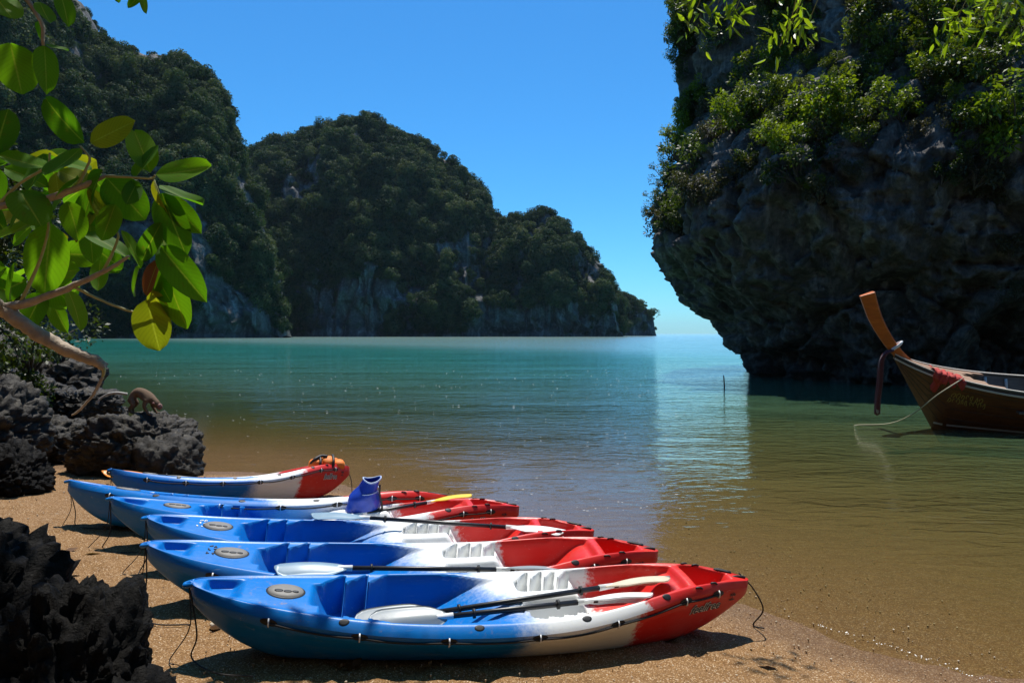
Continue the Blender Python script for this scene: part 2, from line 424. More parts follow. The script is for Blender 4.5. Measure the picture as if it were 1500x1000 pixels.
# dead leaves blown onto the sand
dl = MB(); rg = random.Random(44)
for k in range(70):
    x, y = rg.uniform(-5.5, 2.0), rg.uniform(2.9, 8.8)
    if shore_dist(x, y) < 0.5: continue
    z = gz(x, y) + 0.022; a = rg.uniform(0, 6.28); l = rg.uniform(0.025, 0.06); c_, s_ = math.cos(a) * l, math.sin(a) * l
    dl.add([(x - c_, y - s_, z), (x - s_ * 0.4, y + c_ * 0.4, z + l * 0.3), (x + c_, y + s_, z + l * 0.15), (x + s_ * 0.4, y - c_ * 0.4, z - 0.004)], [(0, 1, 2), (0, 2, 3)])
tag(dl.build('leaf_litter', MT['litter'], smooth=False), 'small dry leaves scattered over the sand', 'leaves', kind='stuff')

# thin foam line on the edge of the water
fm = MB(); rg = random.Random(5)
for k in range(120):
    t = -0.35 - 1.55 * rg.random() ** 0.8; w = rg.gauss(0, 0.008 + 0.006 * abs(t))
    x = SP[0] + -SN[1] * 0 + SN[1] * t; y = SP[1] - SN[0] * t
    x, y = SP[0] - t * 0.66, SP[1] + t * 0.75
    for _ in range(6):
        d = float(shore_dist(x, y)); x -= SN[0] * d; y -= SN[1] * d
    x += SN[0] * w; y += SN[1] * w
    s = rg.uniform(0.0015, 0.0055); zz = 0.003
    a = rg.uniform(0, 6.28)
    ring = [(x + s * math.cos(a + q * 1.2566) * rg.uniform(0.7, 1.3), y + s * math.sin(a + q * 1.2566) * rg.uniform(0.6, 1.1), zz - 0.002) for q in range(5)]
    fm.add(ring + [(x, y, zz + s * 0.35)], [(0, 1, 5), (1, 2, 5), (2, 3, 5), (3, 4, 5), (4, 0, 5)])
tag(fm.build('foam', MT['foam']), 'thin white line of foam where the sea meets the sand', 'foam', kind='stuff')

# white flecks laid on the bay as painted sun glints
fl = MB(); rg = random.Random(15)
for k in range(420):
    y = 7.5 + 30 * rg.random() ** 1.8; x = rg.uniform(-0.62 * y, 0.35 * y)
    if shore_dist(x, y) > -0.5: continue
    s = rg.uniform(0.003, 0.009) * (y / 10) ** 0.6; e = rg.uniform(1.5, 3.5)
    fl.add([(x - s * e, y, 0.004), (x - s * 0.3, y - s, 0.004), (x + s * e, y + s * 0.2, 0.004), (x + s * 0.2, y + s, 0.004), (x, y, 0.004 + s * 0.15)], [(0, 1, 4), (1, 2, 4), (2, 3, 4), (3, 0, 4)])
tag(fl.build('glint_flecks', MT['foam']), 'tiny white flecks painted in for sun glints on the green bay', 'foam', kind='stuff')

# --- far limestone hills -------------------------------------------------
PROF = np.array([(-0.02, -0.03), (0.0, 0.03), (0.03, 0.12), (0.06, 0.24), (0.16, 0.36), (0.32, 0.52), (0.52, 0.70), (0.74, 0.86), (1.0, 1.0), (1.3, 0.93), (1.7, 0.6), (2.1, -0.05)])
def hill(name, ridge, Dr, base_off, nu, nv, amp, seed, wall=1.0):
    """ridge: (u, v) skyline points; Dr: distance of the ridge; base_off: how far the foot stands in front of it per metre of height"""
    ridge = np.array(ridge, float); us = np.linspace(ridge[0, 0], ridge[-1, 0], nu)
    vs = np.interp(us, ridge[:, 0], ridge[:, 1])
    D = np.interp(us, *zip(*Dr)) if hasattr(Dr, '__len__') else np.full(nu, Dr)
    H = np.maximum(CAM_H + (489 - vs) / 1000 * D - 3.5 * S(0, 60, 489 - vs), 0.5); Xc = (us - 750) / 1000 * D
    k = np.ones(9) / 9
    Hs = np.convolve(np.pad(H, 4, mode='edge'), k, 'valid'); Hs = np.maximum(H, Hs * 0.0 + H)
    tt = np.linspace(0, 1, nv); idx = np.linspace(0, 1, len(PROF))
    py = np.interp(tt, idx, PROF[:, 0]); pz = np.interp(tt, idx, PROF[:, 1])
    dep = base_off * np.maximum(Hs, 25)
    Y = D[:, None] + (py[None, :] - 1) * dep[:, None]
    Z = pz[None, :] * H[:, None]
    X = np.repeat(Xc[:, None], nv, 1) * (0.35 * Y / D[:, None] + 0.65)
    P = np.stack([X.ravel(), Y.ravel(), Z.ravel()], -1)
    front = (pz * (tt < 0.72))[None, :] * np.ones((nu, 1)); front = front.ravel()
    q = P * np.array([1, 1, 0.45])
    disp = amp * (1.3 * fbm(q / 46 + seed, 3) + 0.8 * fbm(q / 15 + seed, 3, ridged=True) + 0.22 * fbm(P / 5 + seed, 3))
    fade = np.repeat(np.clip((tt[None, :] - 0.06) * 8, 0.2, 1), nu, 0).ravel()
    small = np.clip(H / 40, 0.15, 1).repeat(nv)
    topfade = 1 - 0.75 * S(0.62, 0.70, np.tile(tt, nu))
    P[:, 1] -= disp * fade * small * topfade
    P[:, 0] += 0.35 * amp * fbm(q / 30 + seed + 40, 3) * fade * small * topfade
    wf, wg, wc = worley(q / np.array([17, 17, 17.]), seed)
    P[:, 1] += (wc - 0.5) * amp * 0.75 * fade * small * topfade - 0.9 * amp * 0.3 * np.exp(-wg / 0.08) * fade * small * topfade * -1
    P[:, 2] += (0.34 * amp * fbm(P / 13 + seed + 9, 3) + 0.14 * amp * fbm(P / 4 + seed, 2)) * fade * small
    root = obj(name, P, grid_faces(nu, nv), MT['lime_far'])
    tag(root, kind='structure')
    return P.reshape(nu, nv, 3), H

A_r = [(-420, -60), (-250, -150), (-120, -120), (0, -95), (60, -60), (100, -30), (128, 2), (150, 48), (168, 56), (200, 72), (235, 72), (262, 82), (300, 105), (325, 132), (338, 178), (352, 232), (372, 285), (392, 340), (408, 400), (416, 455), (420, 492)]
B_r = [(270, 330), (320, 250), (372, 222), (400, 206), (440, 200), (463, 196), (476, 182), (510, 176), (550, 178), (600, 200), (650, 230), (690, 258), (708, 282), (718, 312), (735, 322), (760, 320), (776, 316), (790, 308), (802, 304), (820, 315), (835, 336), (852, 356), (880, 380), (893, 408), (903, 440), (908, 470), (911, 492)]
C_r = [(800, 470), (850, 435), (880, 428), (905, 428), (930, 434), (948, 446), (957, 462), (959, 478), (960, 492)]
PA, HA = hill('hill_left', A_r, [(-420, 250), (0, 330), (240, 400), (420, 360)], 0.55, 260, 110, 13, 3.1)
PB, HB = hill('hill_across_bay', B_r, [(270, 560), (600, 560), (760, 545), (911, 520)], 0.5, 300, 110, 14, 8.7)
PC, HC = hill('hill_far_point', C_r, [(800, 720), (960, 700)], 0.5, 80, 50, 7, 21.2)
# hidden land behind the camera's left so the bay closes

def crown_proto(seed, n, leaf, lumps=7, flat=0.8):
    rg = np.random.RandomState(seed); c = rg.uniform(-0.55, 0.55, (lumps, 3)); c[:, 2] = c[:, 2] * flat + 0.1
    r = rg.uniform(0.38, 0.6, lumps); k = rg.randint(0, lumps, n)
    d = rg.normal(size=(n, 3)); d[:, 2] += 0.35; d /= np.linalg.norm(d, axis=1)[:, None]
    p = c[k] + d * (r[k] * rg.uniform(0.8, 1.08, n))[:, None]
    nrm = d + rg.normal(size=(n, 3)) * 0.45; nrm /= np.linalg.norm(nrm, axis=1)[:, None]
    a = np.cross(nrm, rg.normal(size=(n, 3))); a /= np.linalg.norm(a, axis=1)[:, None]; b = np.cross(nrm, a)
    s = leaf * rg.uniform(0.6, 1.3, n)[:, None]
    v = np.stack([p - a * s, p + b * s * 0.6, p + a * s, p - b * s * 0.6], 1).reshape(-1, 3)
    return v, np.arange(4 * n).reshape(-1, 4)

far_protos = []
for k in range(5):
    v, f = crown_proto(100 + k, 900, 0.088, 9)
    # solid dark heart of the crown
    far_protos.append(bpy.data.objects.new('far_crown_shape', mesh('far_crown_shape', v, f, MT['far_leaf'], smooth=False)))

def scatter_gn(name, pts, scale, rot, pick, protos, label, cat):
    me = bpy.data.meshes.new(name); me.vertices.add(len(pts)); me.vertices.foreach_set('co', np.asarray(pts, float).ravel())
    for an, ty, val in (('sc', 'FLOAT', scale), ('ro', 'FLOAT', rot), ('pk', 'INT', pick)):
        at_ = me.attributes.new(an, ty, 'POINT'); at_.data.foreach_set('value', np.asarray(val))
    me.update(); o = link(name, me)
    g = bpy.data.node_groups.new(name + '_nodes', 'GeometryNodeTree')
    g.interface.new_socket(name='Geometry', in_out='INPUT', socket_type='NodeSocketGeometry')
    g.interface.new_socket(name='Geometry', in_out='OUTPUT', socket_type='NodeSocketGeometry')
    gi = g.nodes.new('NodeGroupInput'); go = g.nodes.new('NodeGroupOutput'); jn = g.nodes.new('GeometryNodeJoinGeometry')
    def attr(n_, ty):
        a = g.nodes.new('GeometryNodeInputNamedAttribute'); a.data_type = ty; a.inputs[0].default_value = n_; return a.outputs[0]
    cx = g.nodes.new('ShaderNodeCombineXYZ'); g.links.new(attr('ro', 'FLOAT'), cx.inputs[2]); ss = attr('sc', 'FLOAT'); pk = attr('pk', 'INT')
    for k, pr in enumerate(protos):
        oi = g.nodes.new('GeometryNodeObjectInfo'); oi.inputs['Object'].default_value = pr; oi.inputs['As Instance'].default_value = False
        cp = g.nodes.new('FunctionNodeCompare'); cp.data_type = 'INT'; cp.operation = 'EQUAL'
        g.links.new(pk, cp.inputs[2]); cp.inputs[3].default_value = k
        ip = g.nodes.new('GeometryNodeInstanceOnPoints')
        g.links.new(gi.outputs[0], ip.inputs['Points']); g.links.new(cp.outputs[0], ip.inputs['Selection'])
        g.links.new(oi.outputs['Geometry'], ip.inputs['Instance'])
        g.links.new(cx.outputs[0], ip.inputs['Rotation']); g.links.new(ss, ip.inputs['Scale'])
        g.links.new(ip.outputs[0], jn.inputs[0])
    g.links.new(jn.outputs[0], go.inputs[0])
    md = o.modifiers.new('scatter', 'NODES'); md.node_group = g
    return tag(o, label, cat, kind='stuff')

def forest(name, P, H, n, size, seed, label, bare=0.25):
    nu, nv, _ = P.shape; rg = np.random.RandomState(seed)
    du = P[1:, :-1] - P[:-1, :-1]; dv = P[:-1, 1:] - P[:-1, :-1]
    nr = np.cross(du, dv); ar = np.linalg.norm(nr, axis=2); nz = nr[..., 2] / np.maximum(ar, 1e-9)
    if nz.mean() < 0: nz = -nz
    tt = np.linspace(0, 1, nv)[:-1][None, :] * np.ones((nu - 1, 1))
    c = (P[1:, 1:] + P[:-1, :-1]) / 2
    hn = c[..., 2] / np.maximum(H[:-1, None], 5)
    bn = fbm((c / np.array([26, 26, 60.])).reshape(-1, 3) + seed, 3).reshape(hn.shape)
    w = ar * (tt < 0.80) * (c[..., 2] > 1.5)
    w = w * np.where(hn < bare, np.clip(bn * 2.2 - 0.12, 0.0, 1), np.where(bn < -0.22, 0.06, 1.0))
    p = (w / w.sum()).ravel(); idx = rg.choice(p.size, n, p=p)
    pts = c.reshape(-1, 3)[idx] + rg.normal(size=(n, 3)) * 0.8
    sc = size * np.exp(np.clip(rg.normal(size=n) * 0.5, -1, 0.95))
    pts[:, 2] += sc * 0.3; pts[:, 1] -= sc * 0.2
    return scatter_gn(name, pts, sc.astype(np.float32), rg.uniform(0, 6.28, n).astype(np.float32), rg.randint(0, 5, n), far_protos, label, 'forest')

forest('forest_left', PA, HA, 13000, 2.6, 1, 'dense dull green forest covering the tall left limestone hill', 0.34)
forest('forest_across_bay', PB, HB, 17000, 2.9, 2, 'dense dark green forest covering the long limestone hill across the bay', 0.24)
forest('forest_far_point', PC, HC, 1400, 3.4, 3, 'low dark forest on the farthest rocky point by the open sea', 0.15)

# --- the near sea cliff on the right ------------------------------------
CC = np.array([20.0, 32.0]); CD = float(np.hypot(*CC)); CPH = math.atan2(CC[0], CC[1])
prof_uv = [(1118, 552), (1105, 545), (1092, 535), (1090, 522), (1084, 512), (1066, 500), (1042, 472), (1016, 450), (990, 430), (966, 402), (951, 380), (946, 356), (952, 320), (957, 290), (974, 240), (990, 190), (992, 150), (986, 100), (978, 50), (972, 10), (980, -60), (1010, -120)]
cz, cr = [], []
for u, v in prof_uv:
    ph = math.atan2(u - 750, 1000); r = CD * math.sin(CPH - ph); dt = math.sqrt(CD * CD - r * r) * math.cos(ph)
    cz.append(CAM_H - (v - 489) / 1000 * dt); cr.append(r)
cz[0] = -1.2; cz = np.array(cz); cr = np.array(cr)
o_ = np.argsort(cz); cz, cr = cz[o_], cr[o_]
NT, NZ = 560, 300
th = np.linspace(math.pi * 0.62, math.pi * 2.02, NT)      # only the seaward side is ever seen; closed at the back below
zz = np.concatenate([np.linspace(-1.2, 24.0, NZ - 26), np.full(26, 24.0)])
capk = np.concatenate([np.ones(NZ - 26), np.linspace(1, 0.0, 26)])
_f0 = math.atan2(-CC[1], -CC[0]); th = np.concatenate([np.linspace(_f0 - 1.95, _f0 + 1.6, 500), np.linspace(_f0 + 1.6, _f0 + 2 * math.pi - 1.95, 62)[1:-1]])
fdir = math.atan2(-CC[1], -CC[0])                          # towards the beach
TH, ZI = np.meshgrid(th, np.arange(NZ), indexing='ij'); Z = zz[ZI]
rr = np.interp(Z, cz, cr)
cf = np.maximum(np.cos(TH - fdir), 0)
rr = rr - 5.2 * np.clip((Z - 7.5) / 12, 0, 1.4) * cf ** 1.5
rr = rr + 1.3 * S(1.5, 7.0, Z) * S(0.1, 0.9, np.sin(TH - fdir)) * 0
rr = np.maximum(rr, 4.0)
X = CC[0] + rr * np.cos(TH); Y = CC[1] + rr * np.sin(TH)
P = np.stack([X.ravel(), Y.ravel(), Z.ravel()], -1)
q = P * np.array([1, 1, 0.55])
sil = (1 - 0.55 * np.exp(-((np.abs(((TH - (fdir - math.pi / 2)) + math.pi) % (2 * math.pi) - math.pi)) / 0.35) ** 2)).ravel()
disp = 1.25 * fbm(q / 5.5 + 3.3, 3) * sil + 0.75 * fbm(q / 2.3 + 1.7, 3, ridged=True) * sil + 0.36 * fbm(P / 0.9, 3, ridged=True) + 0.16 * fbm(P / 0.32, 2, ridged=True)
disp -= 0.35
wf, wg, wc = worley(q / 1.9, 4.0); disp += (0.62 * (wc - 0.5) - 0.28 * np.exp(-wg / 0.05)) * (0.4 + 0.6 * sil)
wf, wg, wc = worley(q / 0.75, 9.0); disp += 0.24 * (wc - 0.5) - 0.13 * np.exp(-wg / 0.06)
cell = np.abs(noise(q / 1.6 + 60)); disp -= 0.5 * np.exp(-(cell / 0.10) ** 2) * sil
rn = (rr.ravel() + disp) * capk[ZI.ravel()]
P[:, 0] = CC[0] + rn * np.cos(TH.ravel()); P[:, 1] = CC[1] + rn * np.sin(TH.ravel())
P[:, 2] += 0.35 * fbm(P / 1.8 + 8, 3) * S(-0.2, 1.5, P[:, 2]) + (1 - capk[ZI.ravel()]) * 2.0
CLIFF = P.reshape(NT, NZ, 3)
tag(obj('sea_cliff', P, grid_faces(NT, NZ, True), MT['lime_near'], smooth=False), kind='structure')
def cliff_at(u, v):
    """point of the cliff on the beach side on bearing (u, v)"""
    q = P; dd = q[:, 1]; ok = dd < CC[1] + 3
    uu = 750 + q[:, 0] / dd * 1000; vv = 489 - (q[:, 2] - CAM_H) / dd * 1000
    e = (uu - u) ** 2 + (vv - v) ** 2 + np.where(ok, 0, 1e9) + dd * 8
    return Vector(q[int(np.argmin(e))])

# --- unseen rock wall added behind the beach to block sky light
bw = smooth_path([(-26, 30, 0), (-15, 14, 0), (-10.5, 7, 0), (-8, 0, 0), (-4, -4.2, 0), (2, -5.2, 0), (8, -4.6, 0), (14, -2.5, 0), (22, 1.5, 0)], 12)
nb, mb_ = len(bw), 46; Pw = []
for i, p in enumerate(bw):
    tg = (bw[min(i + 1, nb - 1)] - bw[max(i - 1, 0)]).normalized(); inn = Vector((-tg.y, tg.x, 0))     # towards the beach
    for j in range(mb_):
        t = j / (mb_ - 1); h = 13.0 * min(1, t / 0.8); back = 0.4 - 0.10 * h + (-(t - 0.8) / 0.2 * 6 if t > 0.8 else 0)
        Pw.append(p + inn * back + Vector((0, 0, h - 1.0)))
Pw = np.array([tuple(q) for q in Pw]); dn = 0.9 * fbm(Pw / 3.5 + 31, 3) + 0.4 * fbm(Pw / 1.1 + 7, 3, ridged=True); Pw[:, 1] += dn * 0.7; Pw[:, 0] += dn * 0.5
tag(obj('added_shade_wall', Pw, grid_faces(nb, mb_), MT['lime_near']), kind='structure')

# --- bushes that cling to the cliff --------------------------------------
def leaf_cloud(seed, n, leaf, lumps, flat=0.75, droop=0.2):
    rg = np.random.RandomState(seed); c = rg.uniform(-0.85, 0.85, (lumps, 3)); c[:, 2] *= flat
    r = rg.uniform(0.14, 0.36, lumps); k = rg.randint(0, lumps, n)
    d = rg.normal(size=(n, 3)); d /= np.linalg.norm(d, axis=1)[:, None]
    p = c[k] + d * (r[k] * rg.uniform(0.35, 1.1, n) ** 0.6)[:, None]
    a = d * 0.8 + rg.normal(size=(n, 3)) * 0.6; a[:, 2] -= droop; a /= np.linalg.norm(a, axis=1)[:, None]
    up = np.array([0, 0, 1.0]) + rg.normal(size=(n, 3)) * 0.5; b = np.cross(a, up); b /= np.maximum(np.linalg.norm(b, axis=1), 1e-6)[:, None]
    nr = np.cross(b, a); s = leaf * rg.uniform(0.6, 1.35, n)[:, None]
    v = np.stack([p, p + a * s * 0.5 + b * s * 0.26 + nr * s * 0.08, p + a * s, p + a * s * 0.5 - b * s * 0.26 + nr * s * 0.08], 1).reshape(-1, 3)
    return v, np.arange(4 * n).reshape(-1, 4), c
bush_me = []
for k in range(6):
    v, f, c = leaf_cloud(300 + k, 1700, 0.125, 18)
    st = MB(); rg = random.Random(k)
    for q in c:
        m = Vector(q) * 0.5 + Vector((rg.uniform(-.1, .1), rg.uniform(-.1, .1), -0.25))
        st.tube(smooth_path([(0, 0.25, -0.75), m, q], 4), [0.035, 0.032, 0.028, 0.024, 0.02, 0.017, 0.014, 0.012, 0.008][:9], 5)
    bush_me.append(([mesh('foliage', v, f, MT[mm], smooth=False) for mm in ('bush_leaf', 'bush_bright', 'bush_dry')], mesh('stem', st.v, st.f, MT['dark_bark'])))
def bush(pt, size, kind, k, label, group=None, name='cliff_bush', out=None, rz=None, flat=1.0):
    o = empty(name, pt); o.scale = (size, size, size * flat); o.rotation_euler = (0, 0, rnd.uniform(-1.2, 1.2) if rz is None else rz)
    link('foliage', bush_me[k % 6][0][kind], o); link('stem', bush_me[k % 6][1], o)
    return tag(o, label, 'bush', group)
def region(u, v, look):
    w = ('on the seaward corner of the cliff' if u < 1030 else 'on the cliff brow just above the bare overhang' if (v > 190 and u < 1330) else
         'on the cliff high above the boat' if u >= 1290 else 'at the cliff top behind the hanging lime leaves' if v < 70 else 'in the middle of the leafy belt of the cliff')
    return look + ' bush ' + w, look + ' bushes ' + w
rg = random.Random(11)
big = [(1075, 190, 1.5, 1), (1010, 240, 1.5, 0), (1195, 185, 1.5, 1), (1155, 255, 1.3, 0), (1455, 205, 1.7, 1), (1100, 100, 1.4, 0), (1160, 60, 1.3, 0),
       (1240, 140, 1.3, 0), (1280, 60, 1.4, 0), (1420, 110, 1.5, 0), (1010, 30, 1.5, 0), (1000, 175, 1.1, 0), (1350, 40, 1.4, 0), (1050, 60, 1.3, 0), (1480, 60, 1.5, 0)]
lab_big = ['bright green bush low on the overhanging lip of the sea cliff', 'dark bush spilling over the left corner of the sea cliff', 'yellow green bush in the middle of the leafy belt of the sea cliff']
for i, (u, v, s, kd) in enumerate(big):
    s *= 0.82; p = cliff_at(u, v)
    bush(p + Vector((0, -0.5 * s * 0.7, 0.25 * s)), s, kd, i, *region(u, v, 'large bright green' if kd == 1 else 'large dark green'))
n = 0
while n < 122:
    u = rg.uniform(955, 1500); v = rg.uniform(-30, 330)
    lim = 335 - 0.25 * (u - 955) + 45 * math.sin(u / 47.0) if u < 1230 else 255 + 40 * math.sin(u / 31)
    if v > lim: continue
    p = cliff_at(u, v); s = 0.35 + 0.75 * rg.random() ** 1.6; kd = rg.choice([0, 0, 0, 1, 1, 2])
    lab, grp = region(u, v, ('small dark green', 'small bright green', 'thin dry brownish')[kd])
    bush(p + Vector((0, -0.35 * s, 0.15)), s, kd, rg.randint(0, 5), lab, grp); n += 1
for u, v, s in [(960, 290, 0.55), (962, 250, 0.7), (975, 205, 0.6), (985, 150, 0.55), (980, 95, 0.7), (972, 45, 0.8), (968, 12, 0.9), (985, 5, 0.9), (955, 315, 0.4)]:
    p = cliff_at(u, v)
    bush(p + Vector((-0.1, -0.1, 0.1)), s, 0, rg.randint(0, 5), 'wispy bush on the cliff edge outlined against the sky', 'wispy bushes along the cliff edge')
for u, v, s in [(1470, 365, 0.5), (1475, 430, 0.45), (1482, 465, 0.35), (1455, 285, 0.7), (1430, 255, 0.8)]:
    p = cliff_at(u, v)
    bush(p + Vector((-0.1, -0.4, 0.1)), s, 2, rg.randint(0, 5), 'sparse tuft of leaves on the dark lower cliff', 'sparse tufts low on the cliff')

# --- islet shrubs at the foot of the far hill ----------------------------
islet = MB()
def rock_mesh(seed, sub, amp=(0.30, 0.22, 0.10, 0.05), fr=(1.1, 2.6, 7.0, 19.0), flat=(1, 1, 1), facet=0.0):
    import bmesh
    bm = bmesh.new(); bmesh.ops.create_icosphere(bm, subdivisions=sub, radius=1.0)
    v = np.array([q.co[:] for q in bm.verts]); f = np.array([[w.index for w in q.verts] for q in bm.faces]); bm.free()
    s = seed * 7.13
    d = 1 + amp[0] * fbm(v * fr[0] + s, 3) + amp[1] * fbm(v * fr[1] + s, 3, ridged=True) + amp[2] * fbm(v * fr[2] + s, 3, ridged=True) + amp[3] * fbm(v * fr[3] + s, 2, ridged=True)
    if facet:
        rg = np.random.RandomState(seed)
        for _ in range(16):
            nn = rg.normal(size=3); nn /= np.linalg.norm(nn); h = rg.uniform(0.7, 0.95)
            dn = v @ nn; d = np.where(dn > 0.05, np.minimum(d, np.maximum(h / np.maximum(dn, 0.05), 0) * (1 - facet) + d * 0 + facet * d * 0 + np.where(dn > h / d, d * facet, d) * 0 + 0), d) if False else np.where(dn * d > h, d + ((h / np.maximum(dn, 1e-3)) - d) * facet, d)
        wf, wg, wc = worley(v * 2.6, s); d = d + 0.16 * (wc - 0.5) - 0.10 * np.exp(-wg / 0.06)
        wf, wg, wc = worley(v * 7.5, s); d = d + 0.07 * (wc - 0.5) - 0.05 * np.exp(-wg / 0.08)
        d = d + amp[3] * 0.8 * fbm(v * fr[3] + s + 5, 3, ridged=True) + amp[2] * 0.5 * fbm(v * fr[2] + s + 5, 2, ridged=True)
    return v * d[:, None] * np.array(flat), f
v, f = rock_mesh(41, 4); Pi = at(520, 491, 480)
tag(obj('islet', v * np.array([16, 6, 2.2]) + np.array([Pi.x, Pi.y, 0.3]), f, MT['lime_far']), 'low dark rock islet at the foot of the far hill', 'rock')
for i, (u, w, sx, kd, lab) in enumerate([(512, 483, 4.6, 1, 'bright yellow green mangrove bush on the small islet'), (541, 479, 3.6, 1, 'rounder bright green bush on the end of the islet'),
                                   (527, 485, 3.4, 1, 'low green bush between the two taller islet bushes'), (456, 474, 6.5, 2, 'pale grey green tree on the shore under the far hill')]):
    p = at(u, w, 478 if u > 480 else 470)
    bush(p, sx, kd, i, lab, name='shore_bush', rz=i * 1.3)

# ------------------------------------------------------------ object materials
def mat_kayak():
    m, nt = new_mat('tricolour_plastic')
    tc = nd(nt, 'ShaderNodeTexCoord').outputs['Object']
    rnd_ = nd(nt, 'ShaderNodeObjectInfo').outputs['Random']
    s = nd(nt, 'ShaderNodeSeparateXYZ', None, Vector=tc); x, y, z = s.outputs
    off = nd(nt, 'ShaderNodeCombineXYZ', None, X=M_(nt, 'MULTIPLY', rnd_, 40.0), Y=0.0, Z=0.0).outputs[0]
    v = nd(nt, 'ShaderNodeVectorMath', {'operation': 'ADD'}, _0=tc, _1=off).outputs[0]
    n1 = noise_n(nt, v, 5, 4, 0.6); n2 = noise_n(nt, v, 38, 5, 0.75)
    wob = M_(nt, 'ADD', M_(nt, 'MULTIPLY', M_(nt, 'SUBTRACT', n1, 0.5), 0.30), M_(nt, 'MULTIPLY', M_(nt, 'SUBTRACT', n2, 0.5), 0.22))
    # colour bands moulded into the plastic, slanting across the deck
    xx = M_(nt, 'ADD', M_(nt, 'ADD', x, M_(nt, 'MULTIPLY', y, 0.42)), wob)
    xx = M_(nt, 'ADD', xx, M_(nt, 'MULTIPLY', M_(nt, 'SUBTRACT', rnd_, 0.5), 0.08))
    fb = nd(nt, 'ShaderNodeMapRange', {'interpolation_type': 'SMOOTHSTEP'}, _0=xx, _1=-0.14, _2=0.17).outputs[0]
    fr = nd(nt, 'ShaderNodeMapRange', {'interpolation_type': 'SMOOTHSTEP'}, _0=xx, _1=0.665, _2=0.75).outputs[0]
    blue = mixc(nt, n1, (0.0, 0.125, 0.45), (0.0, 0.195, 0.60))
    c = mixc(nt, fb, blue, (0.80, 0.81, 0.80))
    c = mixc(nt, fr, c, mixc(nt, n1, (0.60, 0.016, 0.014), (0.72, 0.034, 0.024)))
    # scuffs low on the hull and sand dust
    scf = noise_n(nt, mapping(nt, v, (3, 30, 40)), 1.0, 4, 0.7)
    low = nd(nt, 'ShaderNodeMapRange', None, _0=z, _1=0.0, _2=0.16, _3=1.0, _4=0.15).outputs[0]
    c = mixc(nt, M_(nt, 'MULTIPLY', M_(nt, 'MULTIPLY', ramp(nt, scf, [(0.52, 0.0), (0.7, 1.0)]), low), 0.35), c, (0.42, 0.36, 0.28))
    # long pale scratches, faded patches, and sand lying in the wells and on the deck
    scr = noise_n(nt, mapping(nt, v, (1.6, 55, 30), (0, 0, 0.06)), 1.0, 3, 0.8, 0.4)
    c = mixc(nt, M_(nt, 'MULTIPLY', ramp(nt, scr, [(0.64, 0.0), (0.70, 1.0)]), 0.22), c, (0.50, 0.52, 0.55))
    c = mixc(nt, ramp(nt, noise_n(nt, v, 2.2, 4, 0.6), [(0.5, 0.0), (0.8, 0.10)]), c, (0.55, 0.56, 0.58))
    up = nd(nt, 'ShaderNodeSeparateXYZ', None, Vector=nd(nt, 'ShaderNodeNewGeometry').outputs['Normal']).outputs[2]
    dust = M_(nt, 'MULTIPLY', ramp(nt, noise_n(nt, v, 26, 6, 0.8), [(0.56, 0.0), (0.66, 1.0)]), ramp(nt, noise_n(nt, v, 3.4, 3), [(0.45, 0.0), (0.62, 1.0)]))
    c = mixc(nt, M_(nt, 'MULTIPLY', M_(nt, 'MULTIPLY', dust, M_(nt, 'MAXIMUM', up, 0.0)), 0.55), c, (0.34, 0.23, 0.12))
    ro = M_(nt, 'ADD', M_(nt, 'MULTIPLY', n2, 0.22), 0.27)
    b = nd(nt, 'ShaderNodeBump', None, Strength=0.10, Distance=0.004, Height=n2)
    p = nd(nt, 'ShaderNodeBsdfPrincipled', None, Base__Color=c, Roughness=ro, Normal=b.outputs[0]); p.inputs['Specular IOR Level'].default_value = 0.32
    nd(nt, 'ShaderNodeOutputMaterial', None, Surface=p.outputs[0]); return m
MT['kayak'] = mat_kayak()
MT['black'] = simple('black_rubber', (0.012, 0.012, 0.013), 0.55, 0.3, 60)
MT['rope'] = simple('dark_rope', (0.03, 0.026, 0.024), 0.9, 0.5, 120)
MT['hatch'] = simple('grey_hatch', (0.19, 0.18, 0.165), 0.6, 0.15, 60)
MT['white'] = simple('white_plastic', (0.78, 0.78, 0.76), 0.45, 0.06, 20)
MT['dark_text'] = simple('dark_lettering', (0.02, 0.02, 0.03), 0.6, 0.1, 30)
MT['pale_text'] = simple('pale_lettering', (0.80, 0.76, 0.78), 0.6, 0.1, 30)
MT['shaft'] = simple('black_shaft', (0.014, 0.014, 0.016), 0.38, 0.3, 40)
MT['blade_grey'] = simple('grey_blade', (0.27, 0.30, 0.31), 0.4, 0.12, 12)
MT['blade_blue'] = simple('blue_grey_blade', (0.20, 0.30, 0.38), 0.4, 0.12, 12)
MT['blade_cream'] = simple('cream_blade', (0.66, 0.56, 0.40), 0.4, 0.2, 9)
MT['blade_white'] = simple('white_blade', (0.80, 0.80, 0.78), 0.4, 0.05, 12)
MT['blade_yellow'] = simple('yellow_blade', (0.85, 0.58, 0.04), 0.4, 0.08, 12)
MT['blade_orange'] = simple('orange_blade', (0.72, 0.24, 0.02), 0.4, 0.1, 12)
MT['dry_bag'] = simple('blue_dry_bag', (0.012, 0.055, 0.42), 0.38, 0.3, 14, bump=0.3)
MT['pale_blue'] = simple('pale_seam', (0.45, 0.55, 0.75), 0.5, 0.1, 30)
MT['orange'] = simple('orange_nylon', (0.80, 0.20, 0.02), 0.65, 0.25, 30, bump=0.3)
MT['fur'] = simple('macaque_fur', (0.13, 0.078, 0.042), 0.9, 0.5, 60, bump=0.8)
MT['fur_tail'] = simple('pale_tail_fur', (0.42, 0.40, 0.36), 0.9, 0.2, 60)
MT['face'] = simple('macaque_face', (0.20, 0.09, 0.07), 0.7, 0.2, 40)
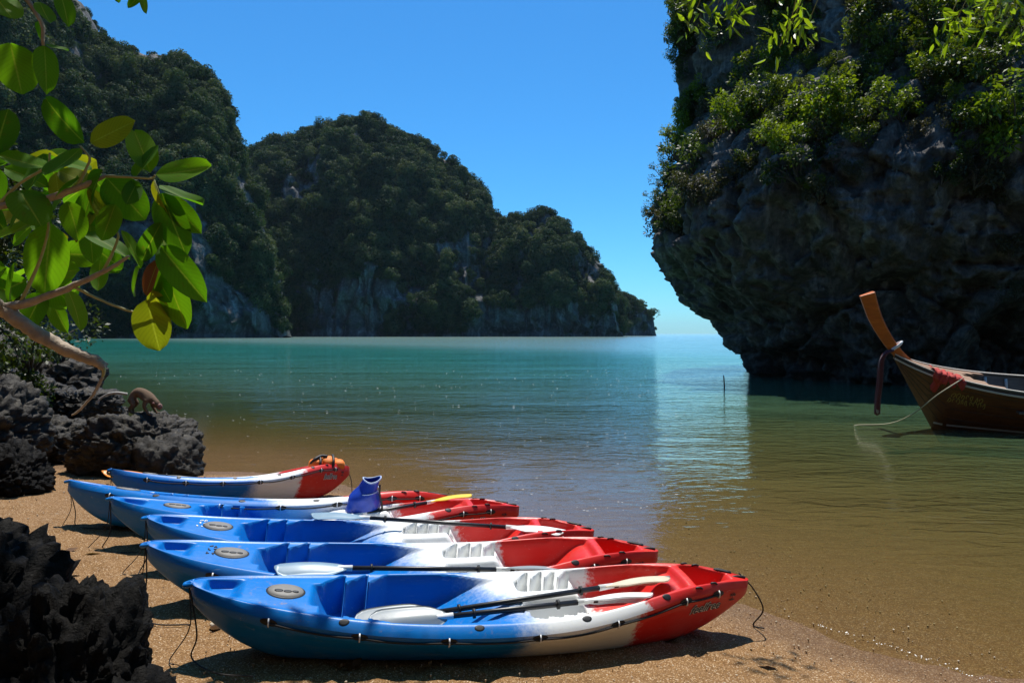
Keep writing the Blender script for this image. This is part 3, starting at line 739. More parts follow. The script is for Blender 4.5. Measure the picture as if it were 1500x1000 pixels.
def mat_wood(name, dark, light, scale, rough=0.5):
    m, nt = new_mat(name)
    tc = nd(nt, 'ShaderNodeTexCoord').outputs['Object']
    g = noise_n(nt, mapping(nt, tc, (1.2 * scale, 14 * scale, 14 * scale)), 1.0, 6, 0.65, 0.5)
    w = noise_n(nt, tc, 2.5 * scale, 5)
    c = mixc(nt, ramp(nt, g, [(0.3, 0.0), (0.7, 1.0)]), dark, light)
    c = mixc(nt, ramp(nt, w, [(0.5, 0.0), (0.75, 0.5)]), c, [q * 0.4 for q in dark])
    b = nd(nt, 'ShaderNodeBump', None, Strength=0.35, Distance=0.01, Height=g)
    p = nd(nt, 'ShaderNodeBsdfPrincipled', None, Base__Color=c, Roughness=rough, Normal=b.outputs[0])
    nd(nt, 'ShaderNodeOutputMaterial', None, Surface=p.outputs[0]); return m
MT['hull_wood'] = mat_wood('varnished_hull_wood', (0.080, 0.026, 0.008), (0.18, 0.062, 0.018), 1.0, 0.38)
MT['prow_wood'] = mat_wood('orange_prow_wood', (0.44, 0.085, 0.008), (0.62, 0.15, 0.016), 1.0, 0.4)
MT['deck_wood'] = mat_wood('bleached_deck_wood', (0.25, 0.145, 0.09), (0.40, 0.26, 0.17), 1.0, 0.6)
MT['inner_wood'] = mat_wood('grey_inner_wood', (0.07, 0.062, 0.055), (0.15, 0.13, 0.11), 1.0, 0.7)
MT['rail'] = simple('worn_white_rail', (0.52, 0.48, 0.42), 0.5, 0.25, 25)
MT['red_cloth'] = simple('red_cloth', (0.42, 0.045, 0.035), 0.85, 0.35, 9)
MT['dark_cloth'] = simple('dark_red_ribbon', (0.075, 0.012, 0.016), 0.8, 0.4, 15)
MT['grey_cloth'] = simple('grey_ribbon', (0.30, 0.27, 0.26), 0.8, 0.2, 15)
MT['yellow_paint'] = simple('faded_yellow_paint', (0.34, 0.25, 0.06), 0.7, 0.3, 30)
MT['pale_rope'] = simple('pale_rope', (0.48, 0.42, 0.28), 0.85, 0.2, 60)

# ------------------------------------------------------------ sit-on-top kayaks
KL, KB = 3.30, 0.365
def k_b(f):
    c = 2 * np.asarray(f, float) - 1; a = np.abs(c)
    return KB * np.where(c < 0, np.maximum(1 - a ** 2.4, 0) ** 0.86, np.maximum(1 - a ** 2.25, 0) ** 1.08) + 0.030 * S(0.6, 0.95, a) * np.sqrt(np.clip((1.0005 - a) / 0.02, 0, 1))
_zx = np.linspace(0.5, 1.0, 101); _zy = np.interp(_zx, [0.5, 0.6, 0.68, 0.76, 0.83, 0.89, 0.95, 1.0], [0.262, 0.270, 0.295, 0.340, 0.376, 0.390, 0.380, 0.345])
for _ in range(6): _zy[1:-1] = (_zy[:-2] + 2 * _zy[1:-1] + _zy[2:]) / 4
for _ in range(30): _zy[2:-2] = (_zy[:-4] + 2 * _zy[2:-2] + _zy[4:]) / 4
def ZRS(f): return np.interp(f, _zx, _zy)
def k_zr(f):
    f = np.asarray(f, float); a = 2 * f - 1
    return np.where(a < 0, 0.262 + 0.125 * np.abs(a) ** 2.4, ZRS(np.clip(f, 0.5, 1.0)))
def k_zk(f):
    f = np.asarray(f, float)
    return 0.30 * np.clip((0.17 - f) / 0.17, 0, 1) ** 1.9 + 0.27 * np.clip((f - 0.80) / 0.20, 0, 1) ** 1.9
SEC = np.array([(0.0, 0.0), (0.22, 0.0), (0.42, 0.02), (0.55, 0.06), (0.65, 0.15), (0.72, 0.28), (0.732, 0.30), (0.835, 0.52), (0.94, 0.73), (0.985, 0.80), (0.988, 0.835), (0.985, 0.86), (1.004, 0.89), (1.01, 0.92)])
def hull_y(f, z):
    b = k_b(f); zr = k_zr(f) - 0.034; zk = k_zk(f)
    return b * np.interp((z - zk) / np.maximum(zr - zk, 0.01), SEC[:, 1], SEC[:, 0])
def deck_z(f, yn):
    zr = k_zr(f); nearside = np.asarray(yn) < 0; yn = np.abs(yn)
    def m(yw, e=0.042): return 1 - S(-e, e, yn - yw)
    # bow well with three stepped foot braces, then the forward seat
    fr1 = np.clip((f - 0.205) / 0.038, 0, 2.999) % 1
    yw1 = np.where((f > 0.205) & (f < 0.319), 0.38 + 0.40 * fr1 ** 0.5, np.where(f < 0.205, 0.42, 0.77 - 0.18 * S(0.40, 0.54, f)))
    yw1 = np.where(nearside & (f > 0.205) & (f < 0.319), 0.64 + 0.10 * fr1, yw1)
    d1 = 0.205 * S(0.185, 0.225, f) * (1 - 0.93 * S(0.37, 0.525, f)) * m(yw1) * (f < 0.545)
    # centre: four stepped foot braces either side of a hump
    fr2 = np.clip((f - 0.555) / 0.0265, 0, 3.999) % 1
    yw2 = np.where((f > 0.555) & (f < 0.661), 0.40 + 0.38 * fr2 ** 0.5, 0.5)
    yw2 = np.where(nearside & (f > 0.555) & (f < 0.661), 0.64 + 0.09 * fr2, yw2)
    d2 = 0.165 * S(0.545, 0.562, f) * (1 - S(0.66, 0.69, f)) * m(yw2, 0.026) * S(0.10, 0.30, yn)
    d3 = 0.215 * S(0.645, 0.70, f) * (1 - 0.80 * S(0.76, 0.845, f)) * m(0.77 - 0.10 * S(0.76, 0.85, f)) * (1 - S(0.845, 0.857, f))
    d4 = 0.165 * S(0.868, 0.885, f) * (1 - S(0.925, 0.962, f)) * m(0.70 - 0.25 * S(0.90, 0.96, f), 0.08)
    d0 = 0.05 * S(0.022, 0.03, f) * (1 - S(0.06, 0.085, f)) * m(0.55, 0.1)
    dep = np.maximum.reduce([d1, d2, d3, d4, d0])
    lip = 0.008 * np.exp(-((yn - 0.83) / 0.06) ** 2) + 0.008 * np.exp(-((f - 0.535) / 0.018) ** 2) * (1 - S(0.5, 0.8, yn))
    crown = 0.012 * (1 - yn ** 2)
    edge = 0.034 * np.clip((yn - 0.84) / 0.16, 0, 1) ** 2.2
    return zr + lip + crown - dep - edge
nf, ny = 330, 71
fs = np.linspace(0, 1, nf); yns = np.sin(np.linspace(-math.pi / 2, math.pi / 2, ny)) * 0.35 + np.linspace(-1, 1, ny) * 0.65
F, YN = np.meshgrid(fs, yns, indexing='ij')
dk = np.stack([(F - 0.5) * KL, YN * k_b(F), deck_z(F, YN)], -1).reshape(-1, 3); dkf = grid_faces(nf, ny)
ns = 30; tq = np.linspace(0, 1, ns)
sl = np.r_[0, np.cumsum(np.hypot(*np.diff(SEC, axis=0).T))]; sl /= sl[-1]
sy = np.interp(tq, sl, SEC[:, 0]); sz = np.interp(tq, sl, SEC[:, 1])
sy = np.r_[sy, 1.0]; sz = np.r_[sz, 1.0]
yy = np.r_[-sy[::-1], sy[1:]]; zz_ = np.r_[sz[::-1], sz[1:]]; nh = len(yy)
fh = np.linspace(0, 1, 160)
Fh = fh[:, None]
hv = np.stack([np.repeat((Fh - 0.5) * KL, nh, 1), k_b(Fh) * yy[None, :], k_zk(Fh) + zz_[None, :] * (k_zr(Fh) - 0.034 - k_zk(Fh))], -1).reshape(-1, 3)
hf = grid_faces(160, nh)[:, ::-1]
hull_me = mesh('hull', hv, hf, MT['kayak']); deck_me = mesh('deck', dk, dkf, MT['kayak'])

def text_mesh(body, shear=0.25, offset=0.0):
    cu = bpy.data.curves.new('lettering', 'FONT'); cu.body = body; cu.shear = shear; cu.offset = offset; cu.size = 1.0; cu.resolution_u = 3
    o = bpy.data.objects.new('lettering', cu); me = bpy.data.meshes.new_from_object(o)
    v = np.array([q.co[:] for q in me.vertices]); f = [tuple(p.vertices) for p in me.polygons]
    bpy.data.objects.remove(o); bpy.data.curves.remove(cu); bpy.data.meshes.remove(me); return v, f
def hull_print(v, f, f0, width, drop, side, off, mat, name):
    w = v[:, 0].max(); k = width / w; x = (v[:, 0] * k if side < 0 else width - v[:, 0] * k)
    ff = f0 + x / KL; z = k_zr(ff) - drop + v[:, 1] * k * 1.15
    y = side * (hull_y(ff, z) + off)
    return mesh(name, np.stack([(ff - 0.5) * KL, y, z], -1), f, mat, smooth=False)
tv, tf = text_mesh('feelfree', 0.3, 0.0); tv2, tf2 = text_mesh('feelfree', 0.3, 0.05)
TXT = {s: (hull_print(tv2, tf2, 0.855, 0.235, 0.155, s, 0.004, MT['pale_text'], 'lettering_outline'), hull_print(tv, tf, 0.855, 0.235, 0.155, s, 0.0075, MT['dark_text'], 'lettering')) for s in (-1, 1)}
# small dark palm-tree emblem near the end
ev, ef = [], []
def epoly(pts):
    o = len(ev); ev.extend(pts); ef.append(tuple(range(o, o + len(pts))))
epoly([(0.45, 0.2), (0.55, 0.2), (0.53, 0.6), (0.47, 0.6)])
for a in (20, 65, 115, 160, -15, 195):
    c, s = math.cos(R(a)), math.sin(R(a)); epoly([(0.5, 0.58), (0.5 + 0.25 * c - 0.07 * s, 0.6 + 0.22 * s + 0.07 * abs(c)), (0.5 + 0.48 * c, 0.6 + 0.30 * s - 0.05), (0.5 + 0.25 * c + 0.05 * s, 0.6 + 0.2 * s - 0.05)])
epoly([(0.1, 0.06), (0.9, 0.06), (0.82, 0.16), (0.18, 0.16)])
ev_ = np.array([(a, b, 0) for a, b in ev])
EMB = {s: hull_print(ev_, ef, 0.945, 0.06, 0.115, s, 0.005, MT['dark_text'], 'emblem') for s in (-1, 1)}

EYES = [0.13, 0.27, 0.41, 0.56, 0.70, 0.84, 0.915]
def side_line(side):
    pts = []
    fsn = np.linspace(EYES[0], EYES[-1], 90)
    for f in fsn:
        k = max(i for i in range(len(EYES)) if EYES[i] <= f + 1e-9); t = (f - EYES[k]) / ((EYES[min(k + 1, 6)] - EYES[k]) or 1)
        z = float(k_zr(f)) - 0.052 - 0.010 * math.sin(math.pi * t)
        pts.append(((f - 0.5) * KL, side * (float(hull_y(f, z)) + 0.006), z))
    b = MB(); b.tube(pts, 0.0055, 6); return mesh('safety_line', b.v, b.f, MT['rope'])
LINE = {s: side_line(s) for s in (-1, 1)}
def disc_on_hull(f, side, rx, rz, drop):
    v = []; n = 16
    for ring, off in ((1.0, 0.002), (0.7, 0.004)):
        for k in range(n):
            a = 2 * math.pi * k / n; ff = f + rx * ring * math.cos(a) / KL; z = float(k_zr(ff)) - drop + rz * ring * math.sin(a)
            v.append(((ff - 0.5) * KL, side * (float(hull_y(ff, z)) + off), z))
    z = float(k_zr(f)) - drop; v.append(((f - 0.5) * KL, side * (float(hull_y(f, z)) + 0.004), z))
    fc = [(k, (k + 1) % n, n + (k + 1) % n, n + k) for k in range(n)] + [(n + k, n + (k + 1) % n, 2 * n) for k in range(n)]
    return mesh('pad_eye', v, fc, MT['black'])
def eye_loop(f, side):
    z = float(k_zr(f)) - 0.05; y = side * (float(hull_y(f, z)) + 0.004); x = (f - 0.5) * KL; b = MB()
    b.tube([(x, y, z + 0.024), (x, y + side * 0.014, z + 0.012), (x, y + side * 0.016, z - 0.010), (x, y, z - 0.024)], 0.004, 6); return mesh('eye_bar', b.v, b.f, MT['white'])
PAD = [(disc_on_hull(f, s, 0.045, 0.022, 0.05), eye_loop(f, s)) for s in (-1, 1) for f in EYES]
def deck_disc(f, yn, rx, ry, lift=0.003, n=18, mat='black', name='drain_eye', rot=0.0, inner=0.6, ih=0.0):
    v = []; yc = yn * float(k_b(f))
    def pt(dx, dy, l):
        ff = f + dx / KL; y_ = yc + dy; q = float(np.clip(y_ / max(float(k_b(ff)), 0.02), -1, 1)); return ((ff - 0.5) * KL, y_, float(deck_z(np.array(ff), np.array(q))) + l)
    for ring, l in ((1.0, lift * 0.3), (0.95, lift), (inner, lift + ih)):
        for k in range(n):
            a = 2 * math.pi * k / n; dx, dy = rx * ring * math.cos(a), ry * ring * math.sin(a)
            v.append(pt(dx * math.cos(rot) - dy * math.sin(rot), dx * math.sin(rot) + dy * math.cos(rot), l))
    v.append(pt(0, 0, lift + ih))
    fc = [(r * n + k, r * n + (k + 1) % n, (r + 1) * n + (k + 1) % n, (r + 1) * n + k) for r in (0, 1) for k in range(n)] + [(2 * n + k, 2 * n + (k + 1) % n, 3 * n) for k in range(n)]
    return mesh(name, v, fc, MT[mat])
DRAIN = [deck_disc(f, s * 0.89, 0.028, 0.014) for s in (-1, 1) for f in (0.245, 0.46, 0.645, 0.80)]
HATCH_RIM = deck_disc(0.148, 0.0, 0.104, 0.080, 0.006, 28, 'black', 'hatch_rim')
HATCH = deck_disc(0.148, 0.0, 0.096, 0.072, 0.010, 28, 'hatch', 'hatch', ih=0.004)
MARKS = [deck_disc(0.148 + dx / KL, dy / float(k_b(0.148)), 0.024 * s, 0.014 * s, 0.0165, 12, 'black', 'hatch_vent') for dx, dy, s in ((-0.035, -0.02, 1.0), (0.012, -0.022, 0.95), (0.052, -0.018, 0.75))]
b = MB(); zt = float(k_zr(0.0))
b.tube(smooth_path([(-KL / 2 + 0.02, -0.02, zt), (-KL / 2 - 0.02, -0.012, zt - 0.01), (-KL / 2 - 0.026, 0.0, zt - 0.012), (-KL / 2 - 0.02, 0.012, zt - 0.01), (-KL / 2 + 0.02, 0.02, zt)], 4), 0.013, 8); BUMPER = mesh('end_bumper', b.v, b.f, MT['kayak'])
b = MB(); ze = float(k_zr(0.985)) + 0.012
b.tube(smooth_path([(KL * 0.462, 0, ze), (KL * 0.472, 0.0, ze + 0.006), (KL * 0.485, 0, ze + 0.005), (KL * 0.492, 0, ze)], 4), 0.009, 8); HANDLE = mesh('carry_handle', b.v, b.f, MT['black'])
STRAP = deck_disc(0.955, 0.72, 0.06, 0.012, 0.010, 16, 'black', 'strap_pad', rot=-0.22)
CLIP = []
for f, yn in ((0.885, 0.86), (0.905, 0.80), (0.905, -0.86), (0.87, -0.90)):
    c = MB(); x = (f - 0.5) * KL; y = yn * float(k_b(f)); z = float(deck_z(np.array(f), np.array(yn)))
    c.tube([(x - 0.024, y, z - 0.003), (x - 0.012, y, z + 0.006), (x + 0.012, y, z + 0.006), (x + 0.024, y, z - 0.003)], 0.006, 6); CLIP.append(mesh('strap_clip', c.v, c.f, MT['black']))

def solve_tip(u, v, h):
    D = 6.0
    for _ in range(60):
        x = (u - 750) / 1000 * D; z = gz(x, D) + h; D = 0.5 * D + 0.5 * (CAM_H - z) / ((v - 489) / 1000)
    x = (u - 750) / 1000 * D; return Vector((x, D, gz(x, D) + h))
KAYAKS = {}
def kayak(key, uvL, uvR, roll, label, lift=0.0, back=0.0, hatch_turn=0.0, hR=0.355):
    L = solve_tip(*uvL, 0.375 + lift); Rr = solve_tip(*uvR, hR + lift)
    shift = Vector((-0.19, 0.98, 0)) * back; L += shift; Rr += shift
    ax = (Rr - L); ln = ax.length; ax = ax.normalized(); up = Vector((0, 0, 1)); ay = up.cross(ax).normalized(); az = ax.cross(ay)
    m = Matrix((ax, ay, az)).transposed().to_4x4(); mid = (L + Rr) / 2 - az * 0.362
    o = empty('kayak', mid); o.rotation_mode = 'QUATERNION'
    o.rotation_quaternion = (m @ Matrix.Rotation(R(roll), 4, 'X')).to_quaternion(); o.scale = (ln / KL, 1, 1)
    link('hull', hull_me, o); link('deck', deck_me, o); link('end_bumper', BUMPER, o); link('carry_handle', HANDLE, o); link('strap_pad', STRAP, o)
    for c in CLIP: link('strap_clip', c, o)
    for s in (-1, 1):
        link('safety_line', LINE[s], o); p = link('lettering', TXT[s][1], o); link('lettering_outline', TXT[s][0], p); link('emblem', EMB[s], o)
    for a, b_ in PAD: p = link('pad_eye', a, o); link('eye_bar', b_, p)
    for d in DRAIN: link('drain_eye', d, o)
    h = link('hatch', HATCH, o); link('hatch_rim', HATCH_RIM, h)
    for mk in MARKS: link('hatch_vent', mk, h)
    tag(o, label, 'kayak', 'blue, white and red kayaks drawn up on the sand')
    bpy.context.view_layer.update(); KAYAKS[key] = o
    print('kayak', key, [round(q, 2) for q in L], [round(q, 2) for q in Rr], 'len', round(ln, 2)); return o
kayak(6, (275, 862), (1099, 848), 7, 'blue, white and red kayak with two black shafted paddles lying inside it', back=0.06)
kayak(5, (212, 803), (966, 806), 6, 'blue, white and red kayak with one paddle along its rim, beside the kayak with two', back=0.05)
kayak(4, (210, 765), (874, 778), 6, 'blue, white and red kayak with a paddle laid slantwise right across it', back=0.09)
kayak(3, (151, 740), (765, 746), -2, 'blue, white and red kayak holding the blue dry bag', back=0.12)
kayak(2, (82, 715), (662, 733), -12, 'blue, white and red kayak between the orange jacket kayak and the dry bag kayak', back=0.14)
kayak(1, (160, 692), (514, 684), -10, 'short blue, white and red kayak carrying an orange life jacket', hR=0.34)
def kpt(key, f, y, z): return KAYAKS[key].matrix_world @ Vector(((f - 0.5) * KL, y, z))
# hand-written mark on two kayak decks
def deck_mark(key, f, mat):
    rg = random.Random(key); b = MB()
    for row in range(3):
        for c in range(2):
            x0, y0 = (f - 0.5) * KL + c * 0.028, 0.05 - row * 0.05
            pts = []
            for k in range(5):
                x = x0 + 0.020 * rg.random(); y = y0 + 0.034 * rg.random()
                ff = x / KL + 0.5; pts.append((x, y, float(deck_z(np.array(ff), np.array(y / float(k_b(ff))))) + 0.0015))
            b.tube(smooth_path(pts, 4), 0.0035, 4)
    b.build('painted_mark', MT[mat], KAYAKS[key])
deck_mark(4, 0.105, 'white'); deck_mark(5, 0.105, 'dark_text')

def rope_part(key, pts, rad=0.0042):
    k = KAYAKS[key]; inv = k.matrix_world.inverted(); b = MB()
    b.tube(smooth_path([inv @ Vector(p) for p in pts], 8), rad, 6); return b.build('mooring_rope', MT['rope'], k)
def gp(x, y, dz=0.008): return Vector((x, y, gz(x, y) + dz + 0.01))
for key, dx, dy, lx, ly in ((6, 0.03, -0.05, 0.42, -0.22), (5, -0.02, -0.10, 0.42, -0.30), (4, -0.02, -0.06, 0.10, -0.22), (3, -0.02, -0.08, 0.30, -0.14), (2, 0.10, -0.06, 0.5, -0.10), (1, 0.04, -0.04, 0.16, -0.10)):
    T = kpt(key, 0.0, 0, 0.375); a = T + Vector((0.01, -0.02, -0.02)); g1 = gp(T.x + dx, T.y + dy)
    mid = (a + g1) / 2 + Vector((0.04, -0.02, -0.05))
    rope_part(key, [a, mid, g1, gp(T.x + (dx + lx) * 0.5, T.y + dy + ly * 0.7), gp(T.x + lx, T.y + ly)])
    g2 = gp(T.x + dx - 0.10, T.y + dy - 0.03)
    rope_part(key, [T + Vector((-0.005, 0.0, -0.01)), (T + g2) / 2 + Vector((0.05, 0, -0.03)), g2, gp(g2.x + 0.05, g2.y - 0.06)], 0.003)
T = kpt(6, 1.0, 0, 0.355)
rope_part(6, [T + Vector((-0.06, 0.0, 0.04)), T + Vector((0.03, -0.02, -0.06)), T + Vector((0.09, -0.02, -0.19)), gp(T.x + 0.07, T.y + 0.10), gp(T.x + 0.12, T.y + 0.04)], 0.005)
T = kpt(1, 1.0, 0, 0.34)
rope_part(1, [T + Vector((-0.02, 0, -0.02)), T + Vector((0.03, -0.03, -0.15)), gp(T.x + 0.04, T.y - 0.05)], 0.006)

# ------------------------------------------------------------ paddles
def paddle(A, B, mats, label, roll=(0.0, 0.0), ring=True, rl=1.0):
    """A, B: the two blade tips"""
    A, B = Vector(A), Vector(B); ax = (B - A); L = ax.length; ax.normalize()
    o = empty('paddle', A); ay = Vector((0, 0, 1)).cross(ax).normalized(); az = ax.cross(ay)
    o.rotation_mode = 'QUATERNION'; o.rotation_quaternion = Matrix((ax, ay, az)).transposed().to_quaternion()
    bl, bw = 0.44, 0.088
    s = MB(); s.tube([(bl * 0.80, 0, 0), (L * 0.5, 0, 0), (L - bl * 0.80, 0, 0)], 0.0155, 12); s.build('shaft', MT['shaft'], o)
    for e in (0, 1):
        n, w = 16, 9; v = []
        for i in range(n):
            t = i / (n - 1); hw = bw * math.sin(math.pi * min(1, (t * 0.88 + 0.06)) ** 0.85) ** 0.6 if t < 0.999 else bw * 0.35
            hw = bw * (min(1, (t / 0.16)) ** 0.55 * (1 - 0.25 * t) * (1 if t < 0.72 else max(0.17, 1 - ((t - 0.72) / 0.28) ** 1.5 * 0.83)) + 0.0) + 0.012
            for j in range(w):
                y = (j / (w - 1) * 2 - 1) * hw
                x = bl * (1 - t) if True else 0
                v.append((x, y + 0.012 * (1 - t) * 0, 0.018 * math.sin(math.pi * t) - 0.35 * y * y / bw + 0.006 * math.exp(-(y / 0.012) ** 2)))
        # t=0 at tip .. reorder so that t=0 is the tip
        v = [((bl - x), y, z) for x, y, z in v]
        top = [Vector(p) + Vector((0, 0, 0.003)) for p in v]; bot = [Vector(p) - Vector((0, 0, 0.003)) for p in v]
        fc = [tuple(q) for q in grid_faces(n, w)] + [tuple(q[::-1] + n * w) for q in grid_faces(n, w)]
        rim = [i * w for i in range(n)] + [(n - 1) * w + j for j in range(1, w)] + [i * w + w - 1 for i in range(n - 2, -1, -1)] + [j for j in range(w - 2, 0, -1)]
        fc += [(rim[k], rim[(k + 1) % len(rim)], rim[(k + 1) % len(rim)] + n * w, rim[k] + n * w) for k in range(len(rim))]
        rot = Matrix.Rotation(R(roll[e]), 4, 'X'); fl = Matrix.Identity(4) if e == 0 else Matrix.Translation((L, 0, 0)) @ Matrix.Rotation(math.pi, 4, 'Z')
        allv = [fl @ rot @ p for p in top + bot]
        bobj = obj('blade', allv, fc, MT[mats[e]], o)
        fe = MB(); x0, x1 = (bl * 0.72, bl * 1.08) if e == 0 else (L - bl * 0.72, L - bl * 1.08)
        fe.tube([(x0, 0, 0), (x1, 0, 0)], [0.0135, 0.0185] , 12); fe.build('ferrule', MT['white'] if mats[e] != 'blade_orange' else MT['blade_orange'], bobj)
        if ring:
            rg_ = MB(); x = bl * 1.35 if e == 0 else L - bl * 1.35
            rg_.tube([(x - 0.007, 0, 0), (x + 0.007, 0, 0)], 0.027, 12); rg_.build('drip_ring', MT['black'], o)
    return tag(o, label, 'paddle', 'paddles lying in and across the kayaks')
paddle(kpt(6, 0.258, -0.15, 0.205), kpt(6, 0.835, 0.0, 0.375), ('blade_grey', 'blade_cream'), 'paddle with one grey and one cream blade in the kayak with two paddles', (40, 25))
paddle(kpt(6, 0.28, -0.19, 0.225), kpt(6, 0.785, -0.13, 0.335), ('blade_grey', 'blade_white'), 'paddle tucked under another against the inner wall of the same kayak', (40, 30))
paddle(kpt(5, 0.235, -0.25, 0.345), kpt(5, 0.78, -0.20, 0.30), ('blade_blue', 'blade_grey'), 'blue grey bladed paddle wedged along the rim between two kayaks', (10, 30))
paddle(kpt(4, 0.335, 0.27, 0.335), kpt(4, 0.925, -0.08, 0.375), ('blade_blue', 'blade_white'), 'paddle with one blue grey and one white blade laid slantwise across a kayak', (-8, 8))
paddle(kpt(3, 0.47, -0.20, 0.24), kpt(3, 0.885, 0.36, 0.385), ('blade_white', 'blade_yellow'), 'yellow bladed paddle leaning across the dry bag kayak', (0, 20))
paddle(kpt(1, -0.03, 0.03, 0.37), kpt(1, 0.60, 0.10, 0.20), ('blade_orange', 'blade_orange'), 'orange bladed paddle lying along the short life jacket kayak', (8, 8))

# ------------------------------------------------------------ dry bag and life jacket
base = kpt(3, 0.585, 0.10, 0.245)
bag = empty('dry_bag', base); bag.rotation_euler = (R(15), R(9), 0.3); bag.scale = (1.1, 1.1, 1.1)
na, nz_ = 40, 30; v = []
for k in range(nz_):
    t = k / (nz_ - 1); z = 0.32 * t
    rx = 0.135 * (1 - 0.10 * t - 0.35 * S(0.45, 0.8, t) * 1.15) * (0.86 + 0.14 * S(0, 0.12, t)); ry = 0.115 * (1 - 0.15 * t - 0.45 * S(0.5, 1.0, t))
    for j in range(na):
        a = 2 * math.pi * j / na
        w = 1 + 0.09 * float(noise(np.array([[math.cos(a) * 1.6, math.sin(a) * 1.6, t * 5]]))[0]) + 0.045 * float(noise(np.array([[math.cos(a) * 4, math.sin(a) * 4, t * 9 + 4]]))[0])
        v.append((rx * w * math.cos(a) + 0.03 * t * t, ry * w * math.sin(a), z + 0.014 * S(0.8, 1, t) * (math.cos(2 * a) + math.cos(a))))
body = obj('bag_body', v + [(0, 0, 0)], [tuple(((j + 1) % na + k * na, j + k * na, j + (k + 1) * na, (j + 1) % na + (k + 1) * na))[::-1] for k in range(nz_ - 1) for j in range(na)] + [(j, (j + 1) % na, na * nz_) for j in range(na)], MT['dry_bag'], bag)
sm = body.modifiers.new('cloth', 'SOLIDIFY'); sm.thickness = 0.004
def bag_ring(k0, name, mat, rad, arc=(0, na + 1), tilt=0.0):
    b = MB(); pts = []
    for j in range(*arc):
        p = Vector(v[k0 * na + j % na]); pts.append(p * 1.0 + Vector((p.x * 0.03, p.y * 0.03, tilt * p.x)))
    b.tube(pts, rad, 6); return b.build(name, MT[mat], bag)
bag_ring(nz_ - 1, 'rolled_lip', 'pale_blue', 0.006); bag_ring(20, 'welded_seam', 'pale_blue', 0.004, tilt=0.28)
b = MB(); b.tube(smooth_path([(0.125, -0.04, 0.01), (0.15, -0.05, 0.10), (0.11, -0.045, 0.22), (0.10, -0.03, 0.29)], 6), 0.009, 6); b.build('strap', MT['black'], bag)
b = MB(); b.box((0.02, -0.118, 0.03), (0.07, 0.014, 0.03)); b.build('buckle', MT['black'], bag, smooth=False)
tag(bag, 'open blue roll-top dry bag standing upright in a kayak', 'dry bag')

base = kpt(1, 0.885, 0.03, 0.33)
lj = empty('life_jacket', base); lj.rotation_euler = (0, 0, 0.35)
for i, (x, y, z, sx, sy, szz) in enumerate([(-0.10, -0.03, 0.07, 0.085, 0.10, 0.075), (0.03, -0.04, 0.08, 0.085, 0.105, 0.085), (0.15, -0.02, 0.055, 0.075, 0.09, 0.06), (0.02, 0.08, 0.07, 0.14, 0.07, 0.06)]):
    rv, rf = rock_mesh(60 + i, 3, (0.18, 0.05, 0.02, 0.0)); rv = np.sign(rv) * np.abs(rv) ** 0.75
    obj('foam_panel', rv * np.array([sx, sy, szz]) + np.array([x, y, z]), rf, MT['orange'], lj)
for x in (-0.06, 0.085):
    b = MB(); b.tube(smooth_path([(x - 0.02, -0.15, 0.03), (x, -0.135, 0.12), (x, -0.02, 0.168), (x + 0.01, 0.10, 0.13)], 6), 0.016, 6); b.build('strap', MT['black'], lj)
b = MB(); b.tube(smooth_path([(-0.17, -0.10, 0.10), (-0.12, -0.10, 0.15), (-0.05, -0.06, 0.175), (0.02, -0.08, 0.17)], 6), 0.018, 6); b.build('collar_strap', MT['black'], lj)
tag(lj, 'orange life jacket with black straps on the end of the short kayak', 'life jacket')

# ------------------------------------------------------------ rocks on the left shore
def rock(pos, size, seed, sub, mat, label, rz=0.0, facet=0.6, name='shore_rock', **kw):
    v, f = rock_mesh(seed, sub, facet=facet, **kw)
    c, s = math.cos(rz), math.sin(rz); v = v * np.array(size); v = np.stack([v[:, 0] * c - v[:, 1] * s, v[:, 0] * s + v[:, 1] * c, v[:, 2]], -1)
    o = obj(name, v, f, MT[mat], smooth=False); o.location = pos; tag(o, label, 'rock'); o['_'] = 1; del o['_']
    return o, v + np.array(pos)
jag = dict(amp=(0.34, 0.20, 0.085, 0.055), fr=(1.3, 2.6, 6.0, 17.0))
rock((-2.55, 2.88, 0.44), (0.60, 0.52, 0.72), 3, 6, 'karst', 'tall jagged black rock in front of the kayak ends, higher part', 0.3, 0.3, **jag)
rock((-1.86, 2.80, 0.36), (0.34, 0.32, 0.44), 8, 6, 'karst', 'jagged black rock with a lower lobed top beside the taller one', 0.8, 0.3, **jag)
rock((-1.56, 2.70, 0.26), (0.20, 0.24, 0.30), 5, 5, 'karst', 'small jagged black rock at the foot of the lobed one', 0.1, 0.3, **jag)
_, MROCK = rock((-5.15, 9.45, 0.28), (0.92, 0.80, 0.62), 12, 6, 'karst_grey', 'large rough grey rock the monkey stands on', 0.25, 0.75, amp=(0.24, 0.15, 0.07, 0.06), fr=(1.1, 2.3, 7, 25))
rock((-4.75, 9.15, 0.15), (0.62, 0.5, 0.50), 14, 5, 'karst_grey', 'wedge shaped dark rock fused to the right of the monkey rock', 0.5, 0.8, amp=(0.24, 0.15, 0.07, 0.06), fr=(1.1, 2.3, 7, 25))
